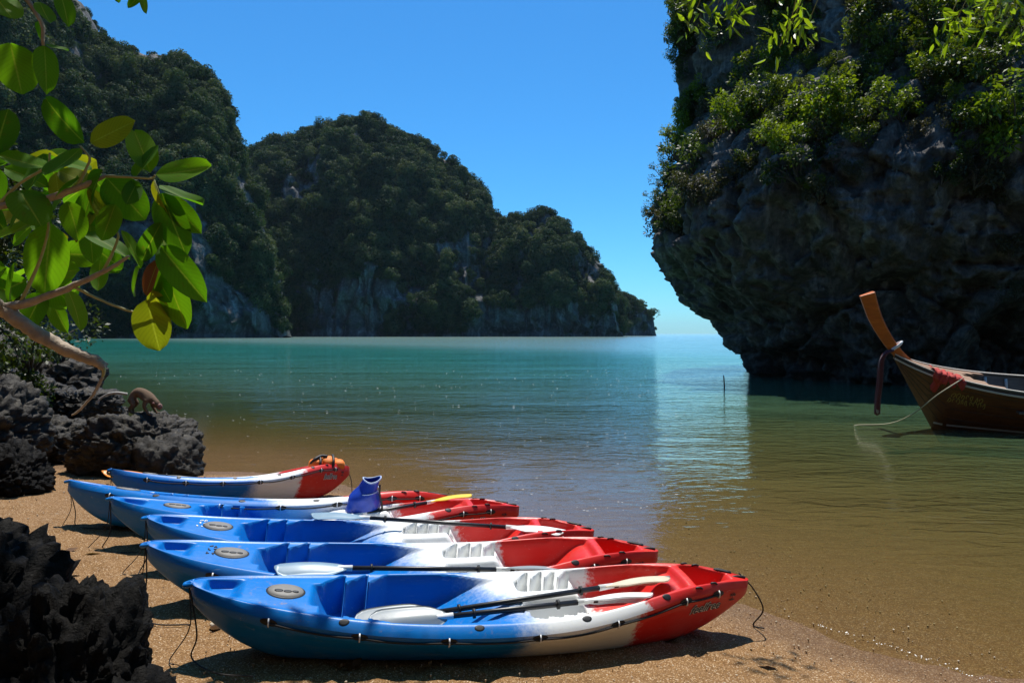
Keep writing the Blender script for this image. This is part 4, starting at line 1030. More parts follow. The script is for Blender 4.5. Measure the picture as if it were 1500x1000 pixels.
for i, (u, vv, D, sx, sy, sz_, lab) in enumerate([
        (60, 632, 10.6, 0.95, 0.8, 0.62, 'broad rough rock between the monkey rock and the leaf shrubs'),
        (120, 585, 12.6, 0.70, 0.7, 0.42, 'slanting grey slab behind the broad rough rock at the water'),
        (30, 570, 12.4, 1.10, 0.9, 0.72, 'steep dark rock of the left bank under the broken branch'),
        (85, 545, 14.6, 0.95, 0.8, 0.55, 'dark rock reaching into the teal water past the grey slab'),
        (-30, 525, 15.0, 1.6, 1.2, 1.2, 'tall dark rock at the back of the left bank'),
        (8, 690, 7.6, 0.46, 0.42, 0.40, 'lone blackish rock standing on the dry sand'),
        (-45, 610, 9.2, 0.8, 0.9, 0.75, 'dark rock rising behind the lone rock on the sand')]):
    p = at(u, vv, D); rock((p.x, p.y, max(p.z - sz_ * 0.45, gz(p.x, p.y) + sz_ * 0.15)), (sx, sy, sz_), 20 + i, 6 if D < 13 else 5, 'karst_grey' if i != 5 else 'karst', lab, i * 0.9, 0.75, amp=(0.26, 0.18, 0.075, 0.06), fr=(1.2, 2.4, 7, 24))
# small stone by the rope
p = gp(-1.75, 4.02, 0.01)
rock(p, (0.035, 0.028, 0.022), 31, 3, 'pebble', 'small pale stone on the sand beside a kayak rope', 0.3, 0.3, name='stone')

# ------------------------------------------------------------ macaque on the rock
mx, my = at(205, 0, 9.35).x, 9.35
sel = MROCK[(np.abs(MROCK[:, 0] - mx) < 0.18) & (np.abs(MROCK[:, 1] - my) < 0.15)]
top = float(sel[:, 2].max()) if len(sel) else 0.85
def rock_top(x, y, r=0.035):
    s_ = MROCK[(np.abs(MROCK[:, 0] - x) < r) & (np.abs(MROCK[:, 1] - y) < r)]; return float(s_[:, 2].max()) if len(s_) else top - 0.06
mk = empty('macaque_monkey', (mx, my, top))
def skin(name, verts, edges, rad, mat, parent, sub=2):
    me = bpy.data.meshes.new(name); me.from_pydata(verts, edges, []); me.materials.append(mat); o = link(name, me, parent)
    md = o.modifiers.new('skin', 'SKIN'); md.use_smooth_shade = True
    if not me.skin_vertices: me.skin_vertices.new()
    for sv, r_ in zip(me.skin_vertices[0].data, rad): sv.radius = (r_, r_) if not hasattr(r_, '__len__') else r_
    me.skin_vertices[0].data[0].use_root = True
    ss = o.modifiers.new('sub', 'SUBSURF'); ss.levels = sub; ss.render_levels = sub; return o
def foot(dx, dy): return (dx, dy, rock_top(mx + dx, my + dy) - top + 0.012)
hF1, hF2, fF1, fF2 = foot(-0.07, -0.07), foot(-0.12, 0.07), foot(0.14, -0.07), foot(0.17, 0.06)
V = [(-0.13, 0, 0.20), (-0.06, 0, 0.235), (0.03, 0, 0.225), (0.11, 0, 0.175), (0.165, 0, 0.125), (0.205, -0.01, 0.085), (0.235, -0.015, 0.045),
     (-0.09, -0.065, 0.15), (-0.04, -0.08, 0.085), (-0.10, -0.075, max(hF1[2] + 0.03, 0.03)), hF1, (hF1[0] + 0.05, hF1[1], hF1[2] - 0.004),
     (-0.13, 0.065, 0.15), (-0.08, 0.08, 0.085), (-0.14, 0.075, max(hF2[2] + 0.03, 0.03)), hF2, (hF2[0] + 0.05, hF2[1], hF2[2] - 0.004),
     (0.10, -0.065, 0.125), (0.085, -0.075, 0.06), fF1, (fF1[0] + 0.04, fF1[1], fF1[2] - 0.004),
     (0.12, 0.065, 0.125), (0.11, 0.075, 0.06), fF2, (fF2[0] + 0.04, fF2[1], fF2[2] - 0.004)]
Ed = [(0, 1), (1, 2), (2, 3), (3, 4), (4, 5), (5, 6), (0, 7), (7, 8), (8, 9), (9, 10), (10, 11), (0, 12), (12, 13), (13, 14), (14, 15), (15, 16), (3, 17), (17, 18), (18, 19), (19, 20), (3, 21), (21, 22), (22, 23), (23, 24)]
Rd = [0.062, 0.072, 0.075, 0.068, 0.05, 0.058, 0.028, 0.042, 0.03, 0.018, 0.015, 0.011, 0.042, 0.03, 0.018, 0.015, 0.011, 0.032, 0.023, 0.015, 0.011, 0.032, 0.023, 0.015, 0.011]
skin('body', V, Ed, Rd, MT['fur'], mk)
b = MB(); b.tube(smooth_path([(-0.17, 0, 0.21), (-0.30, 0.01, 0.225), (-0.43, 0.02, 0.20), (-0.52, 0.02, 0.14), (-0.545, 0.02, 0.08)], 8), [0.020] + [0.016] * 15 + [0.013] * 16 + [0.007], 8); b.build('tail', MT['fur_tail'], mk)
for s in (-1, 1):
    e = MB(); e.tube([(0.195, s * 0.052 - 0.01, 0.10), (0.197, s * 0.068 - 0.01, 0.103)], [0.016, 0.012], 8); e.build('ear', MT['face'], mk)
fv, ff = rock_mesh(71, 2, (0.05, 0.0, 0.0, 0.0)); obj('face', fv * np.array([0.036, 0.036, 0.042]) + np.array([0.246, -0.016, 0.055]), ff, MT['face'], mk)
for s in (-1, 1):
    e = MB(); e.tube([(0.262, s * 0.017 - 0.016, 0.078), (0.270, s * 0.017 - 0.016, 0.080)], 0.007, 8); e.build('eye', MT['black'], mk)
mk.scale = (1.1, 1.1, 1.1)
tag(mk, 'brown monkey bending down with its tail out on the shore rock', 'monkey')

# ------------------------------------------------------------ long-tail boat
boat = empty('longtail_boat', (7.9, 14.3, 0.0)); boat.rotation_euler = (R(11), 0, R(-14))
BL = 7.5
def b_hb(s): s = np.asarray(s, float); return 0.86 * (1 - np.exp(-np.maximum(s, 0) / 1.15)) * (1 - 0.25 * S(5, 7.5, s)) + 0.03
def b_zr(s): s = np.asarray(s, float); return 0.80 + 0.74 * np.exp(-np.maximum(s, 0) / 1.35) + 0.10 * S(5, 7.5, s)
def b_zk(s): s = np.asarray(s, float); return np.maximum(-0.32, 1.50 - 1.78 * (s / 0.95))
def b_y(s, zn): return b_hb(s) * np.clip(zn, 0, 1) ** np.interp(s, [0, 1.0, 3.0], [1.0, 0.85, 0.45])
ss = np.r_[np.linspace(0, 1.2, 40), np.linspace(1.3, BL, 50)]; zn = np.linspace(0, 1, 22)
SS, ZN = np.meshgrid(ss, zn, indexing='ij')
def side(sg, inset=0.0):
    Zb = b_zk(SS) + ZN * (b_zr(SS) - b_zk(SS)); return np.stack([SS, sg * np.maximum(b_y(SS, ZN) - inset, 0.0), Zb], -1).reshape(-1, 3)
v1, v2 = side(-1), side(1); gfc = grid_faces(len(ss), len(zn))
obj('hull', np.concatenate([v1, v2]), np.concatenate([gfc, gfc[:, ::-1] + len(v1)]), MT['hull_wood'], boat)
v1, v2 = side(-1, 0.035), side(1, 0.035)
obj('inner_planking', np.concatenate([v1, v2]), np.concatenate([gfc[:, ::-1], gfc + len(v1)]), MT['inner_wood'], boat)
st = np.linspace(0.02, BL, 70)
for sg in (-1, 1):
    for dz, dy, mat, w, h, nm in ((-0.045, 0.016, 'rail', 0.03, 0.035, 'rubbing_strake'), (0.012, -0.01, 'black', 0.035, 0.05, 'gunwale'), (0.046, -0.02, 'rail', 0.055, 0.022, 'cap_rail')):
        vv = []
        for s_ in st:
            y = sg * (float(b_hb(s_)) + dy); z = float(b_zr(s_)) + dz
            vv += [(s_, y - w / 2, z - h / 2), (s_, y + w / 2, z - h / 2), (s_, y + w / 2, z + h / 2), (s_, y - w / 2, z + h / 2)]
        fc = [(i * 4 + k, i * 4 + (k + 1) % 4, i * 4 + 4 + (k + 1) % 4, i * 4 + 4 + k) for i in range(len(st) - 1) for k in range(4)] + [(3, 2, 1, 0), tuple((len(st) - 1) * 4 + k for k in range(4))]
        obj(nm, vv, fc, MT[mat], boat, smooth=False)
# white boot line along the hull near the water
for sg in (-1, 1):
    vv = []
    s3 = np.linspace(0.80, BL, 60)
    for s_ in s3:
        for z in (0.155 - 0.03 * min(s_, 3), 0.195 - 0.03 * min(s_, 3)):
            q = (z - float(b_zk(s_))) / (float(b_zr(s_)) - float(b_zk(s_))); vv.append((s_, sg * (float(b_y(s_, q)) + 0.006), z))
    obj('boot_line', vv, [(2 * i, 2 * i + 2, 2 * i + 3, 2 * i + 1) for i in range(len(s3) - 1)], MT['rail'], boat)
# seams between the hull strakes
for sg in (-1, 1):
    for q0 in (0.26, 0.42, 0.58, 0.74, 0.88):
        b = MB(); pts = []
        for s_ in np.linspace(0.12, BL, 50): pts.append((s_, sg * (float(b_y(s_, q0)) + 0.001), float(b_zk(s_)) + q0 * (float(b_zr(s_)) - float(b_zk(s_)))))
        b.tube(pts, 0.0055, 5); b.build('strake_seam', MT['black'], boat)
# foredeck planks ending in a curved coaming
yb = np.linspace(-1, 1, 8)
for k in range(7):
    vv = []; end = 1.30 + 0.55 * abs((k - 3) / 3.0) ** 1.6
    s4 = np.linspace(0.10, end, 18)
    for s_ in s4:
        hb = float(b_hb(s_)) - 0.035; z = float(b_zr(s_)) + 0.030
        y0, y1 = yb[k] * hb + 0.003, yb[k + 1] * hb - 0.003
        for y, z_ in ((y0, z - 0.02), (y1, z - 0.02), (y1, z + 0.035 * (1 - (y1 / max(hb, .01)) ** 2)), (y0, z + 0.035 * (1 - (y0 / max(hb, .01)) ** 2))): vv.append((s_, y, z_))
    n4 = len(s4); fc = [(i * 4 + q, i * 4 + (q + 1) % 4, i * 4 + 4 + (q + 1) % 4, i * 4 + 4 + q) for i in range(n4 - 1) for q in range(4)] + [(3, 2, 1, 0), tuple((n4 - 1) * 4 + q for q in range(4))]
    obj('deck_plank', vv, fc, MT['deck_wood'], boat, smooth=False)
# ribs and thwarts inside
for s_ in (1.95, 2.35, 2.75, 3.2, 3.7, 4.3, 5.0):
    for sg in (-1, 1):
        b = MB(); pts = []
        for q in np.linspace(0.2, 0.97, 8): pts.append((s_, sg * (float(b_y(s_, q)) - 0.05), float(b_zk(s_)) + q * (float(b_zr(s_)) - float(b_zk(s_)))))
        b.tube(pts, 0.030, 6); b.build('rib', MT['rail'], boat)
for s_ in (2.15, 3.0, 4.6):
    b = MB(); b.box((s_, 0, 0.58), (0.22, 1.45, 0.035)); b.build('thwart', MT['inner_wood'], boat, smooth=False)
b = MB(); b.box((4.6, 0, -0.02), (5.0, 1.1, 0.03)); b.build('floor_board', MT['inner_wood'], boat, smooth=False)
# raised prow
path = smooth_path([(0.62, 0, 1.10), (0.25, 0, 1.42), (0.02, 0, 1.66), (-0.20, 0, 1.98), (-0.40, 0, 2.36), (-0.56, 0, 2.82)], 8)
vv = []
for i, p in enumerate(path):
    t = i / (len(path) - 1); a = path[max(i - 1, 0)]; c = path[min(i + 1, len(path) - 1)]; tg = (c - a).normalized(); nr = Vector((tg.z, 0, -tg.x))
    d = 0.080 + 0.060 * t ** 1.5; w = 0.035 + 0.065 * t
    for sx, sy_ in ((-1, -0.55), (-1, 0.55), (0.75, 1), (1, 0.9), (1, -0.9), (0.75, -1)): q = p + nr * d * sx; vv.append((q.x, sy_ * w, q.z))
npth = len(path); fc = [(i * 6 + k, i * 6 + (k + 1) % 6, i * 6 + 6 + (k + 1) % 6, i * 6 + 6 + k) for i in range(npth - 1) for k in range(6)] + [tuple(range(6))[::-1], tuple((npth - 1) * 6 + k for k in range(6))]
prow = obj('prow', vv, fc, MT['prow_wood'], boat, smooth=False); bv = prow.modifiers.new('edge', 'BEVEL'); bv.width = 0.008; bv.segments = 2
# painted script on the bow side: faded, two short lines
def boat_print(v, f, s0, width, z0, name, slope=-0.16):
    k = width / v[:, 0].max(); sx = s0 + v[:, 0] * k; z = z0 + v[:, 1] * k * 1.2 + (sx - s0) * slope
    zk, zr = b_zk(sx), b_zr(sx); y = -(b_y(sx, (z - zk) / (zr - zk)) + 0.006)
    return obj(name, np.stack([sx, y, z], -1), f, MT['yellow_paint'], boat, smooth=False)
def scribble(seed, n):
    rg = random.Random(seed); b = MB()
    for k in range(n):
        x = k * 0.62 + rg.uniform(-.08, .08); j = lambda: rg.uniform(-0.13, 0.13); pts = [(x + 0.08 + j(), j(), 0), (x + 0.10 + j(), 0.45 + j(), 0), (x + 0.30, 0.62 + j(), 0), (x + 0.42 + j(), 0.40 + j(), 0)] + ([(x + 0.40, 0.02 + j(), 0)] if rg.random() < 0.6 else [])
        if rg.random() < 0.5: pts.append((x + 0.22, -0.12, 0))
        path = smooth_path(pts, 5); vv = []
        for i, p in enumerate(path):
            t = (path[min(i + 1, len(path) - 1)] - path[max(i - 1, 0)]).normalized(); nn = Vector((-t.y, t.x, 0)) * 0.055; vv += [p + nn, p - nn]
        b.add(vv, [(2 * i, 2 * i + 2, 2 * i + 3, 2 * i + 1) for i in range(len(path) - 1)])
    return np.array(b.v), b.f
v, f = scribble(4, 7); boat_print(v, f, 0.98, 0.50, 0.80, 'painted_script'); v, f = scribble(9, 9); boat_print(v, f, 0.92, 0.62, 0.70, 'painted_script')
tag(boat, 'wooden long-tail boat with tall orange prow moored under the cliff', 'boat')
bpy.context.view_layer.update(); BM = boat.matrix_world
def bp(s_, y, z): return BM @ Vector((s_, y, z))
# cloth over the gunwale
nc, mc = 26, 22; vv = []
for i in range(nc):
    s_ = 0.62 + 0.50 * i / (nc - 1); hb = float(b_hb(s_)); zr = float(b_zr(s_))
    for j in range(mc):
        t = j / (mc - 1); fold = 0.022 * math.sin(i * 1.15 + 2 * t) + 0.014 * math.sin(i * 2.7 + 5 * t)
        hang = (0.34 + 0.13 * math.sin(i * 0.55)) if i < nc * 0.42 else 0.17 + 0.08 * math.sin(i * 0.9)
        L_ = -0.30 + t * (0.30 + hang)
        if L_ < 0: y = -hb - L_ * 1.0 * min(1, hb / 0.4) - 0.02; z = zr + 0.085 + fold * 0.8
        else:
            z = zr + 0.075 - L_; q = (z - float(b_zk(s_))) / (zr - float(b_zk(s_))); y = -max(hb if q > 0.9 else float(b_y(s_, q)), float(b_y(s_, q))) - 0.05 - abs(fold) - 0.02 * (1 - t)
        w = BM @ Vector((s_ + 0.02 * math.sin(j * 0.8 + i), y, z)); vv.append(w)
P0 = Vector(vv[0]); cl = obj('red_cloth', [Vector(p) - P0 for p in vv], grid_faces(nc, mc), MT['red_cloth']); cl.location = P0
sd = cl.modifiers.new('cloth', 'SOLIDIFY'); sd.thickness = 0.006
tag(cl, 'crumpled red cloth draped over the gunwale of the wooden boat', 'cloth')
# ribbons tied round the prow
rb = empty('prow_ribbon', bp(-0.12, 0, 1.72))
inv = rb.matrix_basis.inverted()
wrap = []
for k in range(26):
    a = 2 * math.pi * k / 13; wrap.append(inv @ bp(0.03 + 0.135 * math.cos(a) * 0.75 + 0.01 * (k / 13), 0.085 * math.sin(a), 1.70 + 0.135 * math.cos(a) * 0.62 + 0.035 * (k / 13)))
b = MB(); b.tube(wrap, 0.020, 6); b.build('wrap', MT['white'], rb)
for i, (dy, wid, mat, nm, bot) in enumerate(((-0.10, 0.060, 'dark_cloth', 'dark_streamer', 0.28), (-0.16, 0.045, 'dark_cloth', 'dark_streamer', 0.42), (-0.14, 0.030, 'grey_cloth', 'pale_streamer', 0.33))):
    pts = smooth_path([bp(-0.02, dy * 0.5, 1.66), bp(-0.16, dy, 1.62), bp(-0.235 - 0.015 * i, dy, 1.45), bp(-0.25, dy, 1.0), bp(-0.265 - 0.01 * i, dy, 0.6), bp(-0.262, dy, bot)], 8)
    b = MB(); b.tube([inv @ p for p in pts], [0.02 + (wid - 0.02) * min(1, k / 20) for k in range(len(pts) - 1)] + [0.02], 7); b.build(nm, MT[mat], rb)
tag(rb, 'dark red and pale ribbons tied round the prow of the wooden boat', 'ribbon')
# mooring line into the water
p0 = bp(1.05, -0.52, 1.22); p0 = bp(1.10, -float(b_hb(1.10)) + 0.10, float(b_zr(1.10)) + 0.085); p1 = bp(1.06, -float(b_hb(1.06)) - 0.05, float(b_zr(1.06)) + 0.07)
end = at(1262, 621, 14.4); e2 = at(1300, 621, 14.5)
b = MB(); pts = smooth_path([p0, p1, at(1374, 578, 13.25), at(1338, 606, 13.75), Vector((e2.x, 14.4, 0.06)), Vector((end.x, 14.5, 0.015)), Vector((end.x - 0.10, 14.52, -0.02))], 8)
ml = b.tube([p - p0 for p in pts], 0.012, 6).build('mooring_line', MT['pale_rope']); ml.location = p0
tag(ml, 'pale mooring line curving from the wooden boat down into the water', 'rope')
# stake in the bay
b = MB(); b.tube([(0, 0, -0.9), (0.01, 0, 0.0), (-0.02, 0, 0.40)], [0.03, 0.028, 0.02], 8)
sk = b.build('stake', MT['dark_bark']); sk.location = at(1061, 0, 25.5).x, 25.5, 0
tag(sk, 'thin dark stake standing in the water before the cliff', 'stake')

# ------------------------------------------------------------ tree whose boughs hang over the beach
def leaf_mesh(L, W, curl, fold, seed, mat):
    n, w = 12, 7; v = []; uv = []; rg = random.Random(seed); ph = rg.uniform(0, 6)
    for i in range(n):
        t = i / (n - 1); hw = W / 2 * (math.sin(math.pi * min(1, t ** 0.85 * 0.93 + 0.02)) ** 0.62 if 0 < t < 1 else 0.0)
        hw = W / 2 * max(0.02, (1 - abs(2 * (t ** 0.80) - 1.06) ** 2.3) if t < 1 else 0.03) ** 0.75 if 0.0 <= t <= 1 else 0
        for j in range(w):
            y = (j / (w - 1) * 2 - 1)
            v.append((L * t, y * hw, -curl * L * t * t + fold * abs(y) * hw + 0.035 * L * math.sin(5 * t + ph) * y * y)); uv.append((t, j / (w - 1)))
    me = mesh('leaf', v, grid_faces(n, w), mat); ul = me.uv_layers.new(name='UVMap')
    vi = np.zeros(len(me.loops), dtype=np.int32); me.loops.foreach_get('vertex_index', vi); ul.data.foreach_set('uv', np.array(uv)[vi].ravel())
    return me
LEAF = {mt: [leaf_mesh(1.0, w, c, fo, i * 3 + len(mt), MT[mt]) for i, (w, c, fo) in enumerate(((0.52, 0.10, 0.25), (0.48, 0.2, 0.35), (0.56, 0.02, 0.15), (0.45, -0.12, 0.3)))] for mt in ('big_leaf', 'young_leaf', 'dead_leaf')}
tree = empty('overhanging_tree', (-1.78, 1.15, gz(-1.78, 1.15)))
T0 = Vector(tree.location)
def tb(name, pts, rad, mat, sides=10, n=6):
    b = MB(); P_ = smooth_path(pts, n); rr_ = np.interp(np.linspace(0, 1, len(P_)), np.linspace(0, 1, len(rad)), rad)
    rg = random.Random(len(P_) * 7 + len(pts)); P_ = [p + Vector((rg.gauss(0, 1), rg.gauss(0, 1), rg.gauss(0, 1))) * float(r_) * 0.10 for p, r_ in zip(P_, rr_)]
    b.tube([p - T0 for p in P_], [float(r_) * rg.uniform(0.93, 1.09) for r_ in rr_], sides); return b.build(name, MT[mat], tree)
BD = 1.42
def B(u, v, D=BD): return at(u, v, D)
trunk_top = Vector((-1.75, 1.05, 4.9))
tb('trunk', [T0 - Vector((0, 0, 0.1)), T0 + Vector((0.05, 0, 0.9)), Vector((-1.70, 1.12, 2.2)), Vector((-1.80, 1.05, 3.6)), trunk_top], [0.13, 0.10, 0.095, 0.085, 0.07], 'bark', 14)
tb('branch', [Vector((-1.70, 1.12, 2.0)), B(-120, 330, 1.36), B(0, 303), B(60, 295), B(118, 275), B(157, 258)], [0.030, 0.018, 0.0078, 0.0075, 0.0065, 0.004], 'bark')
tb('branch', [B(155, 259), B(190, 260), B(222, 262), B(229, 257)], [0.0034, 0.0026, 0.0022, 0.0018], 'twig')
tb('branch', [B(114, 277), B(128, 248), B(133, 232), B(120, 215)], [0.0036, 0.0028, 0.0024, 0.0018], 'twig')
tb('branch', [B(226, 262), B(238, 300), B(240, 345), B(235, 375), B(221, 432)], [0.0022, 0.0021, 0.0021, 0.0019, 0.0015], 'twig')
tb('branch', [Vector((-1.69, 1.12, 1.85)), B(-110, 452, 1.36), B(0, 449), B(40, 444), B(110, 418), B(160, 394), B(190, 375)], [0.032, 0.020, 0.0095, 0.0085, 0.0062, 0.0045, 0.0028], 'bark')
tb('branch', [B(108, 420), B(150, 440), B(192, 456), B(243, 467)], [0.0034, 0.0028, 0.0024, 0.0016], 'twig')
tb('branch', [B(150, 401), B(165, 372), B(174, 348), B(172, 338)], [0.0034, 0.0030, 0.0024, 0.002], 'twig')
tb('branch', [Vector((-1.69, 1.12, 1.80)), B(-100, 440, 1.34), B(0, 452), B(25, 468), B(60, 492), B(100, 513), B(135, 527), B(152, 537)], [0.034, 0.022, 0.015, 0.0145, 0.0145, 0.013, 0.012, 0.0085], 'bark', 12)
tb('branch', [B(146, 534), B(152, 542), B(149, 556)], [0.006, 0.004, 0.002], 'twig', 6)
tb('branch', [B(150, 552), B(138, 575), B(124, 592), B(112, 604), B(104, 608)], [0.0035, 0.003, 0.0026, 0.0022, 0.0016], 'bark', 6)
tb('branch', [Vector((-1.75, 1.1, 2.9)), B(-60, -60, 1.42), B(20, -20), B(62, 30), B(66, 68)], [0.03, 0.015, 0.006, 0.004, 0.003], 'bark')
tb('branch', [B(40, -10), B(90, -30), B(130, -40), B(168, -15), B(212, -8)], [0.006, 0.005, 0.004, 0.003, 0.002], 'bark')
tb('branch', [B(0, 301), B(30, 270), B(70, 245), B(75, 225)], [0.004, 0.003, 0.0025, 0.002], 'twig')
tb('branch', [B(30, 446), B(60, 380), B(72, 335), B(70, 318)], [0.004, 0.003, 0.0025, 0.002], 'twig')

rl = random.Random(21)
def leaf(bu, bv, tu, tv, wpx, mat='big_leaf', D=None, tilt=None):
    D0 = (D or BD) + rl.uniform(-0.03, 0.03); a = at(bu, bv, D0); t = at(tu, tv, D0 + rl.uniform(-0.045, 0.045)); ax = t - a; L = ax.length; ax.normalize()
    view = Vector((0.1, -0.85, 0.30 + 0.45 * rl.random())); nrm = view - ax * view.dot(ax); nrm.normalize()
    nrm = Matrix.Rotation(tilt if tilt is not None else rl.gauss(0, 0.45), 4, ax) @ nrm
    ay = nrm.cross(ax); me = rl.choice(LEAF[mat]); o = link('leaf', me, tree)
    wsc = (wpx / 1000 * D0) / 0.50 / 0.97
    m = Matrix((ax * L, ay * wsc, nrm * L)).transposed().to_4x4(); m.translation = a - T0; o.matrix_local = m; return o
LV = [(230, 256, 314, 251, 46, 0, 0.1), (222, 254, 196, 180, 40, 0, 0.2), (136, 210, 199, 178, 33, 1, 0.3), (126, 210, 55, 143, 44, 0, -0.6), (72, 246, 2, 236, 40, 0, 0.4),
      (120, 218, 74, 264, 46, 0, 0.3), (158, 262, 213, 320, 52, 0, 0.2), (152, 250, 116, 316, 42, 0, 0.4), (172, 340, 129, 283, 30, 1, 0.5), (178, 338, 214, 388, 25, 0, -0.9),
      (209, 382, 233, 327, 28, 0, 0.4), (228, 266, 242, 328, 15, 1, 0.9), (238, 284, 272, 373, 40, 0, 0.3), (243, 288, 299, 346, 36, 0, 0.2), (236, 272, 297, 312, 34, 0, -0.7),
      (236, 362, 295, 434, 46, 0, 0.2), (240, 388, 270, 480, 40, 0, 0.3), (234, 378, 213, 432, 24, 2, 0.4), (216, 438, 231, 514, 52, 1, 0.1), (222, 425, 246, 468, 30, 1, 0.3),
      (206, 390, 188, 432, 32, 0, 0.5), (118, 262, 74, 302, 36, 0, 0.3), (76, 328, 62, 432, 58, 0, -0.4), (62, 316, 3, 356, 34, 0, 0.3), (-6, 228, 14, 160, 42, 0, 0.2),
      (62, 6, 76, 42, 27, 0, -0.6), (92, -6, 106, 36, 27, 0, -0.5), (60, 34, 62, 60, 12, 0, 0), (70, 67, 103, 80, 24, 0, -0.4), (68, 70, 73, 132, 32, 0, -0.5), (64, 70, 47, 113, 24, 0, 0.2),
      (18, 66, 36, 137, 54, 0, -0.5), (-8, -8, 22, 28, 44, 0, -0.5), (166, -16, 176, 8, 14, 0, -0.4), (213, -8, 189, 12, 14, 0, -0.6), (213, -6, 214, 19, 11, 0, 0.3),
      (200, 262, 228, 210, 30, 0, -0.5), (232, 330, 255, 395, 34, 0, -0.5), (186, 300, 205, 262, 26, 0, 0.6), (170, 300, 150, 352, 30, 0, -0.6), (236, 420, 272, 470, 34, 1, 0.2), (226, 395, 246, 440, 30, 0, 0.4),
      (100, 296, 120, 350, 38, 0, -0.5), (40, 300, 10, 330, 40, 0, 0.3), (30, 280, 62, 330, 46, 0, -0.3)]
for a, b_, c, d, w, m_, tl in LV: leaf(a, b_, c, d, w, ('big_leaf', 'young_leaf', 'dead_leaf')[m_], tilt=tl)
for k in range(64):      # leaves further back in the same bough
    u = rl.uniform(-25, 150); v = rl.uniform(215, 440)
    if u > 120 and v > 400: continue
    a = rl.uniform(0, 6.28); L = rl.uniform(45, 75); leaf(u, v, u + L * math.cos(a), v + L * abs(math.sin(a)) * 0.9, L * 0.5, 'big_leaf' if rl.random() < 0.8 else 'young_leaf', D=rl.uniform(1.55, 2.0))
# the crown overhead: limbs out of the picture's top, with leaves
limb = [trunk_top - Vector((0, 0, 0.4)), Vector((-0.6, 1.9, 5.3)), Vector((0.9, 3.2, 5.55)), Vector((2.2, 3.6, 5.2)), Vector((3.1, 4.0, 4.75)), Vector((3.7, 4.3, 4.6))]
tb('limb', limb, [0.06, 0.05, 0.042, 0.034, 0.026, 0.012], 'bark', 10)
tb('limb', [Vector((0.9, 3.2, 5.55)), Vector((1.3, 4.5, 5.5)), Vector((1.6, 5.6, 4.98))], [0.02, 0.015, 0.006], 'bark', 8)
tb('limb', [Vector((0.95, 3.25, 5.55)), Vector((1.3, 3.9, 5.0)), Vector((1.35, 4.2, 4.6))], [0.02, 0.013, 0.005], 'bark', 8)
tb('limb', [trunk_top - Vector((0, 0, 0.5)), Vector((-2.3, 2.8, 5.0)), Vector((-2.6, 4.15, 4.75))], [0.05, 0.03, 0.012], 'bark', 8)
tb('limb', [Vector((1.6, 3.45, 5.35)), Vector((1.8, 3.9, 4.9)), Vector((1.85, 4.15, 4.55))], [0.012, 0.009, 0.004], 'bark', 8)
def spray(c, n, spread, mat, L, seed, nm='leaf_spray', down=0.5):
    rg = np.random.RandomState(seed); b = MB()
    for k in range(n):
        p = Vector(c) + Vector(rg.normal(size=3) * spread); d = Vector(rg.normal(size=3)) ; d.z -= down; d.normalize()
        s_ = d.cross(Vector(rg.normal(size=3))).normalized(); l = L * rg.uniform(0.7, 1.25); w = l * 0.17; nn = d.cross(s_) * l * 0.04
        b.add([p, p + d * l * .25 + s_ * w * .8 + nn, p + d * l * .6 + s_ * w * .75 + nn, p + d * l - nn, p + d * l * .6 - s_ * w * .75 + nn, p + d * l * .25 - s_ * w * .8 + nn, p + d * l * .45 - nn],
              [(0, 1, 6), (1, 2, 6), (2, 3, 6), (3, 4, 6), (4, 5, 6), (5, 0, 6)])
    b.v = [tuple(Vector(q) - T0) for q in b.v]; o = b.build(nm, MT[mat], tree, smooth=False); return tag(o, kind='stuff')
spray((1.6, 5.62, 4.92), 30, np.array([0.17, 0.09, 0.05]), 'big_leaf', 0.13, 1)
for i, (u, v, D, n, sx) in enumerate([(1050, 8, 7.4, 34, 0.20), (1075, 20, 7.5, 22, 0.13), (1020, 14, 7.3, 14, 0.10), (1165, 20, 7.2, 20, 0.12), (1150, 55, 7.2, 14, 0.09), (1140, 72, 7.2, 7, 0.05), (1180, 40, 7.3, 10, 0.10),
                                     (1400, 28, 7.6, 22, 0.13), (1380, 45, 7.6, 16, 0.08), (1470, 22, 7.5, 28, 0.15), (1445, 40, 7.5, 9, 0.06), (1495, 45, 7.4, 14, 0.08), (1440, 5, 7.5, 18, 0.14)]):
    D *= 0.565; sx *= 0.6; p = at(u, v, D); spray(p, n, np.array([sx, 0.07, sx * 0.75]), 'lime_leaf', 0.09, 30 + i, down=0.7)
    tb('twig', [p, p + Vector((0.06, -0.06, 0.2)), p + Vector((0.08, -0.15, 0.5))], [0.002, 0.003, 0.006], 'twig', 5, 4)
for i, c in enumerate([(-2.6, 4.15, 4.75), (-2.1, 4.05, 4.85), (-2.95, 4.2, 4.85), (-1.6, 2.0, 5.0), (-2.2, 2.5, 5.2)]): spray(c, 170 if i < 3 else 60, np.array([0.26, 0.26, 0.2]), 'big_leaf', 0.16, 60 + i)  # unseen sprays added overhead to shade the black rock
spray((-1.06, 1.84, 3.5), 200, np.array([0.15, 0.15, 0.10]), 'big_leaf', 0.13, 80)  # unseen leaves added to darken the bough leaves below
